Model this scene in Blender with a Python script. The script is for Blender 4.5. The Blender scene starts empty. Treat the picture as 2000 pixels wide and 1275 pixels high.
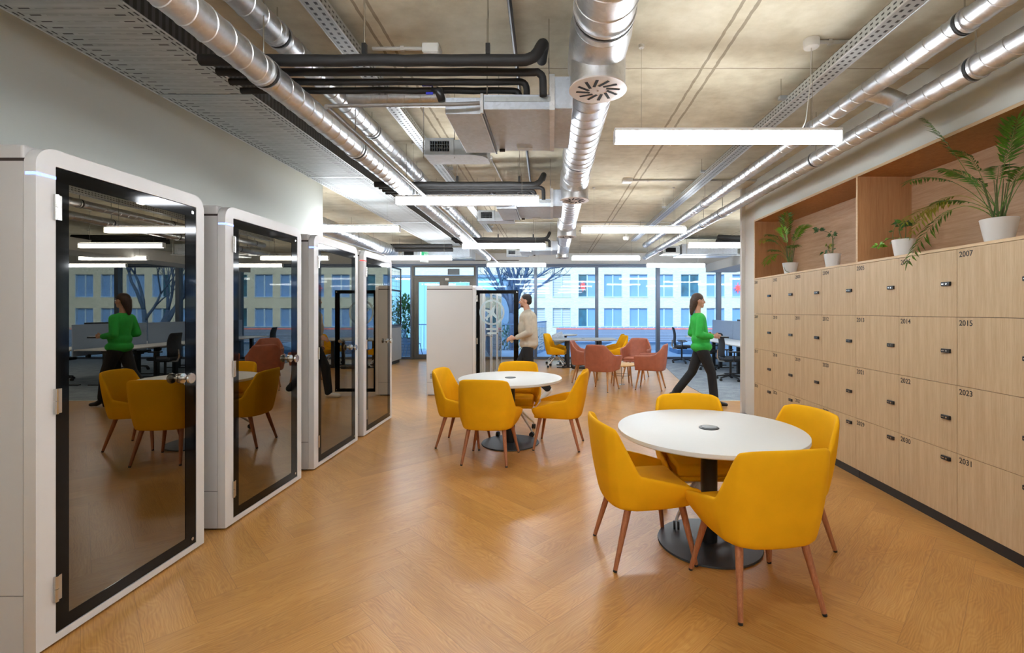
import bpy, bmesh, math, random
from mathutils import Vector, Matrix
PI = math.pi
random.seed(7)
SC = bpy.context.scene
COL = SC.collection

# ------------------------------------------------------------------ camera
F = 920.0; VX = 1077.0; VY = 606.5; EYE = 1.5
cd = bpy.data.cameras.new('camera'); cam = bpy.data.objects.new('camera', cd); COL.objects.link(cam)
cam.location = (0, 0, EYE); cam.rotation_euler = (PI/2, 0, 0)
cd.sensor_width = 36.0; cd.lens = F/2000*36.0
cd.shift_x = (1000-VX)/2000.0; cd.shift_y = (VY-637.5)/2000.0
cd.clip_start = 0.05; cd.clip_end = 400
SC.camera = cam
SC.view_settings.view_transform = 'Standard'; SC.view_settings.look = 'None'
SC.view_settings.gamma = 1.0; SC.view_settings.use_curve_mapping = False
SC.view_settings.exposure = 0.86
cy = SC.cycles
cy.use_denoising = True
cy.max_bounces = 8; cy.diffuse_bounces = 4; cy.glossy_bounces = 4; cy.transmission_bounces = 6; cy.transparent_max_bounces = 14
cy.sample_clamp_indirect = 6.0; cy.caustics_reflective = False; cy.caustics_refractive = False
try: cy.denoising_use_gpu = False
except Exception: pass

# ------------------------------------------------------------------ materials
def srgb(r, g, b):
    f = lambda c: (c/255/12.92) if c/255 <= 0.04045 else ((c/255+0.055)/1.055)**2.4
    return (f(r), f(g), f(b), 1.0)
def newmat(name):
    m = bpy.data.materials.new(name); m.use_nodes = True
    nt = m.node_tree; b = nt.nodes['Principled BSDF']
    return m, nt, b
def setp(b, base=None, rough=None, metal=None, spec=None, coat=None):
    if base is not None: b.inputs['Base Color'].default_value = base
    if rough is not None: b.inputs['Roughness'].default_value = rough
    if metal is not None: b.inputs['Metallic'].default_value = metal
    if spec is not None: b.inputs['Specular IOR Level'].default_value = spec
    if coat is not None: b.inputs['Coat Weight'].default_value = coat; b.inputs['Coat Roughness'].default_value = 0.1
def N(nt, t, **kw):
    n = nt.nodes.new(t)
    for k, v in kw.items():
        if k in n.inputs: n.inputs[k].default_value = v
        else: setattr(n, k, v)
    return n
def L(nt, a, b): nt.links.new(a, b)
def ramp(nt, stops):
    r = nt.nodes.new('ShaderNodeValToRGB'); e = r.color_ramp.elements
    e[0].position, e[0].color = stops[0]; e[1].position, e[1].color = stops[-1]
    for p, c in stops[1:-1]:
        x = e.new(p); x.color = c
    return r
def math_n(nt, op, a, b=None, clamp=False):
    n = nt.nodes.new('ShaderNodeMath'); n.operation = op; n.use_clamp = clamp
    for i, v in enumerate((a, b)):
        if v is None: continue
        if isinstance(v, (int, float)): n.inputs[i].default_value = v
        else: L(nt, v, n.inputs[i])
    return n.outputs[0]
def mixc(nt, fac, a, b, mode='MIX'):
    n = nt.nodes.new('ShaderNodeMix'); n.data_type = 'RGBA'; n.blend_type = mode
    if isinstance(fac, (int, float)): n.inputs[0].default_value = fac
    else: L(nt, fac, n.inputs[0])
    for i, v in ((6, a), (7, b)):
        if isinstance(v, tuple): n.inputs[i].default_value = v
        else: L(nt, v, n.inputs[i])
    return n.outputs[2]
def coords(nt, scale=(1, 1, 1), kind='Object'):
    tc = nt.nodes.new('ShaderNodeTexCoord'); mp = nt.nodes.new('ShaderNodeMapping')
    mp.inputs['Scale'].default_value = scale
    L(nt, tc.outputs[kind], mp.inputs['Vector']); return mp.outputs['Vector']
def noise(nt, vec, scale=5.0, detail=3.0, rough=0.5, dist=0.0):
    n = N(nt, 'ShaderNodeTexNoise'); n.inputs['Scale'].default_value = scale; n.inputs['Detail'].default_value = detail
    n.inputs['Roughness'].default_value = rough; n.inputs['Distortion'].default_value = dist
    L(nt, vec, n.inputs['Vector']); return n.outputs['Fac']
def bump(nt, b, h, strength=0.2, dist=0.01):
    n = N(nt, 'ShaderNodeBump'); n.inputs['Strength'].default_value = strength; n.inputs['Distance'].default_value = dist
    L(nt, h, n.inputs['Height']); L(nt, n.outputs[0], b.inputs['Normal'])
def shade(c, k): return (c[0]*k, c[1]*k, c[2]*k, 1)

def plain(name, c, rough=0.5, metal=0.0, var=0.06, scale=6.0, spec=None, coat=None, bmp=0.0, bscale=300):
    m, nt, b = newmat(name); setp(b, c, rough, metal, spec, coat)
    v = coords(nt)
    f = noise(nt, v, scale, 4)
    r = ramp(nt, [(0.3, shade(c, 1-var)), (0.7, shade(c, 1+var*0.6))]); L(nt, f, r.inputs[0]); L(nt, r.outputs[0], b.inputs['Base Color'])
    if bmp > 0: bump(nt, b, noise(nt, v, bscale, 2), bmp, 0.002)
    return m
def wood(name, c1, c2, stretch=(12, 12, 0.8), rough=0.45, spec=0.4, fine=1.0):
    m, nt, b = newmat(name); setp(b, c1, rough, 0, spec)
    v = coords(nt, stretch)
    a = noise(nt, v, 3.0, 6, 0.6, 0.4); c = noise(nt, v, 14.0*fine, 3, 0.6)
    s = math_n(nt, 'ADD', math_n(nt, 'MULTIPLY', a, 0.6), math_n(nt, 'MULTIPLY', c, 0.4))
    r = ramp(nt, [(0.34, c2), (0.62, c1)]); L(nt, s, r.inputs[0]); L(nt, r.outputs[0], b.inputs['Base Color'])
    bump(nt, b, c, 0.06, 0.002)
    return m
def galv(name, c=(0.70, 0.71, 0.72, 1), rough=0.37, metal=0.95):
    m, nt, b = newmat(name); setp(b, c, rough, metal)
    v = coords(nt)
    vo = N(nt, 'ShaderNodeTexVoronoi'); vo.inputs['Scale'].default_value = 45; L(nt, v, vo.inputs['Vector'])
    bw = N(nt, 'ShaderNodeRGBToBW'); L(nt, vo.outputs['Color'], bw.inputs[0])
    n2 = noise(nt, v, 4, 4)
    s = math_n(nt, 'ADD', math_n(nt, 'MULTIPLY', bw.outputs[0], 0.35), math_n(nt, 'MULTIPLY', n2, 0.65))
    r = ramp(nt, [(0.25, shade(c, 0.82)), (0.75, shade(c, 1.08))]); L(nt, s, r.inputs[0]); L(nt, r.outputs[0], b.inputs['Base Color'])
    rr = N(nt, 'ShaderNodeMapRange'); rr.inputs[3].default_value = rough-0.06; rr.inputs[4].default_value = rough+0.1
    L(nt, s, rr.inputs[0]); L(nt, rr.outputs[0], b.inputs['Roughness'])
    return m
def emit(name, c, strength):
    m, nt, b = newmat(name)
    b.inputs['Base Color'].default_value = (c[0]*.7, c[1]*.7, c[2]*.7, 1)
    b.inputs['Emission Color'].default_value = c; b.inputs['Emission Strength'].default_value = strength
    return m
def glass(name, tint, refl0, refl1, rough=0.0, gcol=(0.95, 0.97, 1, 1)):
    m, nt, b = newmat(name); nt.nodes.remove(b)
    out = nt.nodes['Material Output']
    tr = N(nt, 'ShaderNodeBsdfTransparent'); tr.inputs[0].default_value = tint
    gl = N(nt, 'ShaderNodeBsdfGlossy'); gl.inputs['Roughness'].default_value = rough; gl.inputs[0].default_value = gcol
    lw = N(nt, 'ShaderNodeLayerWeight'); lw.inputs[0].default_value = 0.35
    mr = N(nt, 'ShaderNodeMapRange'); mr.inputs[3].default_value = refl0; mr.inputs[4].default_value = refl1
    L(nt, lw.outputs['Facing'], mr.inputs[0])
    mx = N(nt, 'ShaderNodeMixShader'); L(nt, mr.outputs[0], mx.inputs[0]); L(nt, tr.outputs[0], mx.inputs[1]); L(nt, gl.outputs[0], mx.inputs[2])
    L(nt, mx.outputs[0], out.inputs[0]); return m

M = {}
M['wall'] = plain('painted_plaster', srgb(216, 219, 212), 0.75, var=0.02, scale=1.5, bmp=0.03, bscale=200)
M['wall_white'] = plain('white_plaster', srgb(222, 220, 214), 0.7, var=0.02, scale=1.5)
M['bulk'] = plain('bulkhead_paint', srgb(205, 205, 203), 0.7, var=0.02, scale=1)
M['galv'] = galv('galvanised_steel')
M['galv_dull'] = galv('dull_galvanised_steel', (0.42, 0.44, 0.44, 1), 0.42, 0.85)
M['galv_panel'] = galv('galvanised_sheet_panel', (0.52, 0.57, 0.63, 1), 0.40, 0.35)
M['galv_dark'] = galv('dark_galvanised_steel', (0.13, 0.14, 0.145, 1), 0.45, 0.6)
M['steel'] = plain('brushed_steel', (0.62, 0.61, 0.58, 1), 0.25, 1.0, var=0.05)
M['chrome'] = plain('chrome', (0.8, 0.8, 0.8, 1), 0.1, 1.0, var=0.02)
M['foam'] = plain('black_pipe_foam', (0.010, 0.0095, 0.0095, 1), 0.7, var=0.3, scale=10, bmp=0.1, bscale=60)
M['rubber'] = plain('black_rubber', (0.015, 0.015, 0.015, 1), 0.6, var=0.2)
M['black'] = plain('black_powder_coat', (0.012, 0.012, 0.013, 1), 0.35, var=0.1)
M['black_base'] = plain('matt_black_steel', (0.028, 0.032, 0.036, 1), 0.42, var=0.1, spec=0.5)
M['greypipe'] = plain('grey_pvc_pipe', srgb(120, 116, 112), 0.4, var=0.05)
M['conduit'] = plain('pale_grey_conduit', srgb(190, 186, 176), 0.45, var=0.04)
M['white'] = plain('white_lacquer', srgb(226, 225, 222), 0.4, var=0.012, scale=1)
M['booth'] = plain('booth_white_laminate', srgb(222, 221, 219), 0.38, var=0.01, scale=1, spec=0.4)
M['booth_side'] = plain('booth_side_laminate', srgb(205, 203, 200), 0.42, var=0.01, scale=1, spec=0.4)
M['groove'] = plain('panel_joint', (0.05, 0.035, 0.03, 1), 0.8)
M['booth_in'] = plain('booth_dark_felt', (0.012, 0.011, 0.010, 1), 0.95, var=0.2, scale=80)
M['booth_floor'] = plain('booth_carpet', (0.030, 0.031, 0.030, 1), 0.98, var=0.35, scale=12)
M['booth_edge'] = plain('booth_inner_trim', srgb(150, 135, 105), 0.5, var=0.05)
M['printed'] = plain('black_printed_glass_border', (0.003, 0.003, 0.003, 1), 0.06, var=0.0, spec=0.22)
M['blue_led'] = emit('blue_status_light', (0.14, 0.22, 1.0, 1), 2.6)
M['red_led'] = emit('red_status_light', (1.0, 0.06, 0.05, 1), 1.2)
M['booth_glass'] = glass('booth_tinted_glass', (0.16, 0.145, 0.115, 1), 0.10, 0.52, 0.0, (1.0, 0.90, 0.74, 1))
M['clear_glass'] = glass('clear_door_glass', (0.93, 0.96, 0.97, 1), 0.03, 0.5)
M['win_glass'] = glass('window_glass', (0.76, 0.88, 0.97, 1), 0.009, 0.25)
M['tube'] = emit('pendant_diffuser', (0.94, 0.985, 1.04, 1), 26.0)
M['ceiling_fill'] = emit('ceiling_fill_glow', (0.94, 0.985, 1.04, 1), 9.0)  # added upward glow to brighten the ceiling
M['lamp_body'] = plain('white_lamp_housing', srgb(235, 235, 235), 0.4, var=0.01)
M['yellow'] = plain('yellow_wool_upholstery', (0.88, 0.44, 0.006, 1), 0.85, var=0.05, scale=8, spec=0.2, bmp=0.12, bscale=500)
M['tan'] = plain('tan_leather', srgb(168, 98, 74), 0.42, var=0.12, scale=14, spec=0.45, bmp=0.05)
M['legwood'] = wood('leg_wood', srgb(186, 122, 84), srgb(150, 90, 58), (30, 30, 3), 0.4)
M['oakleg'] = wood('oak_leg_wood', srgb(205, 150, 92), srgb(170, 112, 66), (30, 30, 3), 0.4)
M['tabletop'] = plain('white_table_laminate', srgb(222, 222, 218), 0.5, var=0.01, scale=1, spec=0.45)
M['edgeband'] = plain('table_edge_band', srgb(205, 196, 172), 0.5, var=0.03)
M['oak'] = wood('locker_oak', srgb(206, 182, 146), srgb(184, 156, 120), (11, 11, 0.55), 0.5, 0.3)
M['oak_h'] = wood('niche_oak_horizontal_grain_warm_lit', srgb(206, 172, 138), srgb(182, 144, 108), (4, 0.6, 12), 0.5, 0.3)  # warm light inside the niche is put into this colour
M['oak_v'] = wood('niche_oak_vertical_grain_warm_lit', srgb(190, 142, 98), srgb(168, 118, 78), (11, 11, 0.55), 0.5, 0.3)  # more orange than the locker oak: the niche's warm light is painted in
M['oak_edge'] = wood('oak_edge_banding', srgb(222, 196, 158), srgb(205, 174, 132), (2, 0.6, 12), 0.5, 0.3)
M['oak_table'] = wood('low_table_oak', srgb(226, 182, 120), srgb(205, 158, 96), (3, 14, 14), 0.45)
M['plinth'] = plain('black_plinth', (0.010, 0.011, 0.013, 1), 0.4, var=0.1)
M['digits'] = plain('dark_number_print', srgb(44, 42, 40), 0.6, var=0)
M['pot'] = plain('white_ceramic_pot', srgb(228, 226, 222), 0.35, var=0.01)
M['soil'] = plain('potting_soil', (0.03, 0.018, 0.01, 1), 0.95, var=0.4, scale=60)
M['stem'] = plain('plant_stem', (0.10, 0.13, 0.03, 1), 0.6, var=0.2, scale=20)
M['leaf'] = plain('palm_leaf', (0.09, 0.24, 0.02, 1), 0.45, var=0.45, scale=9)
M['leaf_yel'] = plain('yellowing_palm_leaf', (0.38, 0.40, 0.06, 1), 0.5, var=0.35, scale=9)
M['leaf_dark'] = plain('dark_ivy_leaf', (0.03, 0.10, 0.014, 1), 0.4, var=0.3, scale=15)
M['leaf_lime'] = plain('fresh_ivy_leaf', (0.16, 0.36, 0.02, 1), 0.4, var=0.3, scale=15)
M['desk'] = plain('white_desk_laminate', srgb(226, 226, 224), 0.35, var=0.01)
M['screen'] = plain('blue_grey_felt_screen', srgb(150, 168, 192), 0.9, var=0.04, scale=40)
M['mesh_black'] = plain('black_chair_mesh', (0.02, 0.024, 0.033, 1), 0.6, var=0.25, scale=60)
M['alframe'] = plain('window_frame_grey', srgb(96, 106, 122), 0.4, 0.5, var=0.04)
M['doorframe'] = plain('door_frame_bronze', srgb(98, 94, 86), 0.42, 0.4, var=0.05)
M['plate'] = plain('white_diffuser_plate', srgb(214, 206, 200), 0.45, var=0.02)
M['dark'] = plain('dark_void', (0.006, 0.006, 0.006, 1), 0.9, var=0)
M['blueplastic'] = plain('blue_valve_handle', (0.02, 0.03, 0.45, 1), 0.4, var=0.1)
M['whiteplastic'] = plain('white_plastic', srgb(226, 224, 216), 0.45, var=0.02)
M['green_sign'] = emit('green_exit_sign', (0.02, 0.35, 0.14, 1), 0.6)
M['sign_white'] = plain('sign_white', srgb(240, 245, 240), 0.4, var=0)
M['decal'] = plain('frosted_vinyl_decal', srgb(196, 218, 226), 0.6, var=0.02)

def m_concrete():
    m, nt, b = newmat('board_marked_concrete'); setp(b, None, 0.85, 0, 0.2)
    v = coords(nt)
    n1 = noise(nt, v, 0.9, 6, 0.6); n2 = noise(nt, v, 7, 6, 0.65); n3 = noise(nt, coords(nt, (2.5, 4, 1)), 2, 5)
    s = math_n(nt, 'ADD', math_n(nt, 'MULTIPLY', n1, 0.45), math_n(nt, 'ADD', math_n(nt, 'MULTIPLY', n2, 0.25), math_n(nt, 'MULTIPLY', n3, 0.3)))
    r = ramp(nt, [(0.34, srgb(176, 166, 142)), (0.5, srgb(202, 194, 170)), (0.66, srgb(220, 214, 194))]); L(nt, s, r.inputs[0])
    sx = N(nt, 'ShaderNodeSeparateXYZ'); L(nt, v, sx.inputs[0])
    X, Y = sx.outputs[0], sx.outputs[1]
    jit = math_n(nt, 'MULTIPLY', math_n(nt, 'SUBTRACT', noise(nt, v, 9, 4), 0.5), 0.02)
    Xj = math_n(nt, 'ADD', X, jit); Yj = math_n(nt, 'ADD', Y, jit)
    mask = None
    for x0, w in ((1.10, .011), (1.19, .011), (-1.14, .010), (-1.06, .010), (1.95, .007), (-2.95, .008), (4.2, .01), (4.29, .01), (6.9, .009), (-5.2, .01)):
        d = math_n(nt, 'LESS_THAN', math_n(nt, 'ABSOLUTE', math_n(nt, 'SUBTRACT', Xj, x0)), w)
        mask = d if mask is None else math_n(nt, 'MAXIMUM', mask, d)
    yy = math_n(nt, 'ABSOLUTE', math_n(nt, 'SUBTRACT', math_n(nt, 'FRACT', math_n(nt, 'DIVIDE', math_n(nt, 'ADD', Yj, 10.52), 1.47)), 0.5))
    d = math_n(nt, 'LESS_THAN', yy, 0.0045)
    mask = math_n(nt, 'MAXIMUM', mask, d)
    c = mixc(nt, math_n(nt, 'MULTIPLY', mask, 0.55), r.outputs[0], srgb(96, 76, 52))
    # small pits and stains
    vo = N(nt, 'ShaderNodeTexVoronoi'); vo.inputs['Scale'].default_value = 2.6; L(nt, v, vo.inputs['Vector'])
    pit = math_n(nt, 'LESS_THAN', vo.outputs['Distance'], 0.035)
    c = mixc(nt, math_n(nt, 'MULTIPLY', pit, 0.6), c, srgb(80, 66, 50))
    L(nt, c, b.inputs['Base Color'])
    h = math_n(nt, 'SUBTRACT', n2, math_n(nt, 'MULTIPLY', mask, 1.5)); bump(nt, b, h, 0.35, 0.01)
    return m
M['concrete'] = m_concrete()

def m_floor():
    m, nt, b = newmat('herringbone_oak_vinyl'); setp(b, None, 0.30, 0, 0.55)
    uv = N(nt, 'ShaderNodeUVMap'); uv.uv_map = 'grain'
    ue = N(nt, 'ShaderNodeUVMap'); ue.uv_map = 'plank'
    def mapped(sx, sy):
        mp = N(nt, 'ShaderNodeMapping'); mp.inputs['Scale'].default_value = (sx, sy, 1); L(nt, uv.outputs[0], mp.inputs[0]); return mp.outputs[0]
    warp = noise(nt, mapped(1.5, 4.5), 1.0, 3, 0.5)
    sep = N(nt, 'ShaderNodeSeparateXYZ'); L(nt, uv.outputs[0], sep.inputs[0])
    q = math_n(nt, 'ADD', math_n(nt, 'MULTIPLY', sep.outputs[1], 200.0), math_n(nt, 'MULTIPLY', warp, 70.0))
    rings = math_n(nt, 'ADD', math_n(nt, 'MULTIPLY', math_n(nt, 'SINE', math_n(nt, 'MULTIPLY', q, 2.2)), 0.5), 0.5)
    fine = noise(nt, mapped(5.0, 160.0), 1.0, 4, 0.6)
    broad = noise(nt, mapped(1.4, 6.0), 1.0, 3)
    s = math_n(nt, 'ADD', math_n(nt, 'MULTIPLY', rings, 0.10), math_n(nt, 'ADD', math_n(nt, 'MULTIPLY', fine, 0.55), math_n(nt, 'MULTIPLY', broad, 0.35)))
    r = ramp(nt, [(0.30, srgb(166, 112, 52)), (0.50, srgb(192, 138, 70)), (0.68, srgb(206, 156, 90))]); L(nt, s, r.inputs[0])
    at = N(nt, 'ShaderNodeAttribute'); at.attribute_name = 'tone'
    hv = N(nt, 'ShaderNodeHueSaturation'); L(nt, r.outputs[0], hv.inputs['Color'])
    vr = N(nt, 'ShaderNodeMapRange'); vr.inputs[3].default_value = 0.93; vr.inputs[4].default_value = 1.07
    L(nt, at.outputs['Fac'], vr.inputs[0]); L(nt, vr.outputs[0], hv.inputs['Value'])
    se = N(nt, 'ShaderNodeSeparateXYZ'); L(nt, ue.outputs[0], se.inputs[0])
    eu = math_n(nt, 'MINIMUM', se.outputs[0], math_n(nt, 'SUBTRACT', 1.2, se.outputs[0]))
    ev = math_n(nt, 'MINIMUM', se.outputs[1], math_n(nt, 'SUBTRACT', 0.2, se.outputs[1]))
    e = math_n(nt, 'LESS_THAN', math_n(nt, 'MINIMUM', eu, ev), 0.0013)
    c = mixc(nt, math_n(nt, 'MULTIPLY', e, 0.45), hv.outputs[0], srgb(120, 74, 38))
    L(nt, c, b.inputs['Base Color'])
    bump(nt, b, math_n(nt, 'SUBTRACT', fine, e), 0.08, 0.002)
    return m
M['floor'] = m_floor()

def m_carpet():
    m, nt, b = newmat('blue_grey_carpet_tile'); setp(b, None, 0.97, 0, 0.1)
    v = coords(nt); n1 = noise(nt, v, 90, 3, 0.7); n2 = noise(nt, v, 5, 4)
    s = math_n(nt, 'ADD', math_n(nt, 'MULTIPLY', n1, 0.6), math_n(nt, 'MULTIPLY', n2, 0.4))
    r = ramp(nt, [(0.35, srgb(118, 128, 140)), (0.65, srgb(164, 174, 182))]); L(nt, s, r.inputs[0]); L(nt, r.outputs[0], b.inputs['Base Color'])
    bump(nt, b, n1, 0.5, 0.004); return m
M['carpet'] = m_carpet()

def m_slots(name, pitch_y, pitch_x, sl, sw, base, half, edge_rows=True):
    """galvanised tray sheet with rows of punched slots lying across its width"""
    m, nt, b = newmat(name); setp(b, base, 0.55, 0.25)
    v = coords(nt); sp = N(nt, 'ShaderNodeSeparateXYZ'); L(nt, v, sp.inputs[0]); X, Y = sp.outputs[0], sp.outputs[1]
    fy = math_n(nt, 'ABSOLUTE', math_n(nt, 'SUBTRACT', math_n(nt, 'FRACT', math_n(nt, 'DIVIDE', Y, pitch_y)), 0.5))
    fx = math_n(nt, 'ABSOLUTE', math_n(nt, 'SUBTRACT', math_n(nt, 'FRACT', math_n(nt, 'DIVIDE', X, pitch_x)), 0.5))
    slot = math_n(nt, 'MULTIPLY', math_n(nt, 'LESS_THAN', fy, sw/2/pitch_y), math_n(nt, 'LESS_THAN', fx, sl/2/pitch_x))
    ax = math_n(nt, 'ABSOLUTE', X)
    inner = math_n(nt, 'LESS_THAN', ax, half-0.07)
    slot = math_n(nt, 'MULTIPLY', slot, inner)
    slot = math_n(nt, 'MULTIPLY', slot, math_n(nt, 'ADD', 0.22, math_n(nt, 'MULTIPLY', math_n(nt, 'GREATER_THAN', ax, half-0.17), 0.78)))  # slots carry painted interior shade, paler mid-tray where light passes through
    if edge_rows:
        e1 = math_n(nt, 'LESS_THAN', math_n(nt, 'ABSOLUTE', math_n(nt, 'SUBTRACT', ax, half-0.045)), 0.005)
        e2 = math_n(nt, 'LESS_THAN', math_n(nt, 'ABSOLUTE', math_n(nt, 'SUBTRACT', ax, half-0.018)), 0.005)
        fy2 = math_n(nt, 'LESS_THAN', math_n(nt, 'FRACT', math_n(nt, 'DIVIDE', Y, 0.055)), 0.6)
        slot = math_n(nt, 'MAXIMUM', slot, math_n(nt, 'MULTIPLY', math_n(nt, 'MAXIMUM', e1, e2), fy2))
    n = noise(nt, coords(nt, (1, 14, 1)), 3, 5)
    r = ramp(nt, [(0.3, shade(base, 0.8)), (0.7, shade(base, 1.15))]); L(nt, n, r.inputs[0])
    c = mixc(nt, slot, r.outputs[0], (0.008, 0.008, 0.008, 1)); L(nt, c, b.inputs['Base Color'])
    L(nt, math_n(nt, 'MULTIPLY', math_n(nt, 'SUBTRACT', 1.0, slot), 0.25), b.inputs['Metallic'])
    return m
M['tray_slots'] = m_slots('slotted_tray_sheet', 0.055, 0.088, 0.058, 0.009, (0.42, 0.45, 0.45, 1), 0.33)
def m_holes(name, base, pitch=0.05, rad=0.18):
    m, nt, b = newmat(name); setp(b, base, 0.4, 0.7)
    v = coords(nt, (1/pitch, 1/pitch, 1/(pitch*0.6)))
    sp = N(nt, 'ShaderNodeSeparateXYZ'); L(nt, v, sp.inputs[0])
    fs = [math_n(nt, 'ABSOLUTE', math_n(nt, 'SUBTRACT', math_n(nt, 'FRACT', o), 0.5)) for o in sp.outputs]
    h = math_n(nt, 'MULTIPLY', math_n(nt, 'LESS_THAN', fs[1], rad*1.4), math_n(nt, 'LESS_THAN', math_n(nt, 'MINIMUM', fs[0], fs[2]), rad))
    c = mixc(nt, h, base, (0.01, 0.01, 0.01, 1)); L(nt, c, b.inputs['Base Color'])
    L(nt, math_n(nt, 'MULTIPLY', math_n(nt, 'SUBTRACT', 1.0, h), 0.7), b.inputs['Metallic'])
    return m
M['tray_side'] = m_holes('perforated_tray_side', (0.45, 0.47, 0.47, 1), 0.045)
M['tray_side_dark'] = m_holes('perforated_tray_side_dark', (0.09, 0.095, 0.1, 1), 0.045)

def m_brick(name, c1, c2, mortar, scale=1.0, bw=0.5, rh=0.14, ms=0.012):
    m, nt, b = newmat(name); setp(b, None, 0.85)
    tc = nt.nodes.new('ShaderNodeTexCoord'); sp = N(nt, 'ShaderNodeSeparateXYZ'); L(nt, tc.outputs['Object'], sp.inputs[0])
    cb = N(nt, 'ShaderNodeCombineXYZ'); L(nt, math_n(nt, 'ADD', sp.outputs[0], sp.outputs[1]), cb.inputs[0]); L(nt, sp.outputs[2], cb.inputs[1])
    br = N(nt, 'ShaderNodeTexBrick'); br.inputs['Scale'].default_value = scale; br.inputs['Color1'].default_value = c1; br.inputs['Color2'].default_value = c2
    br.inputs['Mortar'].default_value = mortar; br.inputs['Mortar Size'].default_value = ms; br.inputs['Brick Width'].default_value = bw; br.inputs['Row Height'].default_value = rh
    L(nt, cb.outputs[0], br.inputs['Vector']); L(nt, br.outputs['Color'], b.inputs['Base Color']); return m
M['facade'] = m_brick('pale_brick_facade', srgb(216, 214, 200), srgb(198, 196, 184), srgb(176, 178, 174), 1.0, .26, .075, .008)
def m_stripe(name, c1, c2, axis, pitch, duty=0.5, rough=0.6):
    m, nt, b = newmat(name); setp(b, None, rough)
    tc = nt.nodes.new('ShaderNodeTexCoord'); sp = N(nt, 'ShaderNodeSeparateXYZ'); L(nt, tc.outputs['Object'], sp.inputs[0])
    f = math_n(nt, 'LESS_THAN', math_n(nt, 'FRACT', math_n(nt, 'DIVIDE', sp.outputs[axis], pitch)), duty)
    n = noise(nt, tc.outputs['Object'], 3, 3)
    c = mixc(nt, f, c1, c2); c = mixc(nt, math_n(nt, 'MULTIPLY', n, 0.25), c, shade(c1, 0.6)); L(nt, c, b.inputs['Base Color']); return m
M['louvre'] = m_stripe('window_shutter_slats', srgb(206, 214, 222), srgb(150, 164, 182), 2, 0.16)
M['corrug'] = m_stripe('blue_corrugated_cladding', srgb(138, 196, 226), srgb(112, 174, 212), 0, 0.75, 0.06)
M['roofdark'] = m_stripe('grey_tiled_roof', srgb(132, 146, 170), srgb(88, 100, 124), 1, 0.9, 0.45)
M['roofred'] = plain('red_ridge_tiles', srgb(206, 130, 128), 0.8, var=0.2, scale=3)
M['pane_blue'] = plain('closed_blue_blind', srgb(116, 158, 216), 0.5, var=0.05, scale=1)
M['pane_teal'] = plain('dark_teal_window', srgb(46, 104, 132), 0.3, var=0.5, scale=1.2)
M['pane_dark'] = plain('window_gap_dark', srgb(40, 56, 80), 0.4, var=0.2)
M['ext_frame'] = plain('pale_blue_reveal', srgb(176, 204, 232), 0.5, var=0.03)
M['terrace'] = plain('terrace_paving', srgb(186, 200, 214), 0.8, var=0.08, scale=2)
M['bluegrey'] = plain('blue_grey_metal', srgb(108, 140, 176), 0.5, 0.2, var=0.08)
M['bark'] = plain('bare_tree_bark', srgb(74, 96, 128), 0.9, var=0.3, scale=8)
M['hedge'] = plain('hedge_leaves', (0.06, 0.22, 0.05, 1), 0.6, var=0.6, scale=6)
M['hedge_teal'] = plain('teal_shrub_leaves', (0.03, 0.16, 0.12, 1), 0.6, var=0.6, scale=6)  # teal green leaf colour of the evergreen bush
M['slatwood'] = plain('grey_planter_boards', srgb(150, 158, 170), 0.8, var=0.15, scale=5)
M['skin'] = plain('skin', (0.55, 0.30, 0.20, 1), 0.5, var=0.06, scale=12)
M['sweater'] = plain('oatmeal_sweater_knit', srgb(198, 188, 170), 0.95, var=0.08, scale=20, bmp=0.2, bscale=150)
M['trouser'] = plain('black_trousers', (0.010, 0.011, 0.013, 1), 0.8, var=0.2)
M['hair'] = plain('dark_brown_hair', (0.022, 0.014, 0.010, 1), 0.6, var=0.3, scale=60)
M['hair_brown'] = plain('brown_hair', (0.055, 0.028, 0.018, 1), 0.6, var=0.3, scale=60)
M['beard'] = plain('short_stubble', (0.16, 0.085, 0.06, 1), 0.8, var=0.3, scale=80)
M['green_top'] = plain('bright_green_blouse', (0.03, 0.48, 0.07, 1), 0.8, var=0.12, scale=12)
M['boot'] = plain('black_leather_boot', (0.008, 0.008, 0.009, 1), 0.3, var=0.1)
M['sneaker'] = plain('white_sneaker', srgb(220, 220, 216), 0.6, var=0.03)
M['lid'] = plain('grey_cable_lid', srgb(104, 112, 116), 0.35, 0.3, var=0.05)
M['lid_ring'] = plain('dark_cable_ring', srgb(40, 44, 46), 0.4, var=0.05)
M['paper'] = plain('printed_cushion_fabric', srgb(186, 198, 212), 0.9, var=0.25, scale=25)

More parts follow.
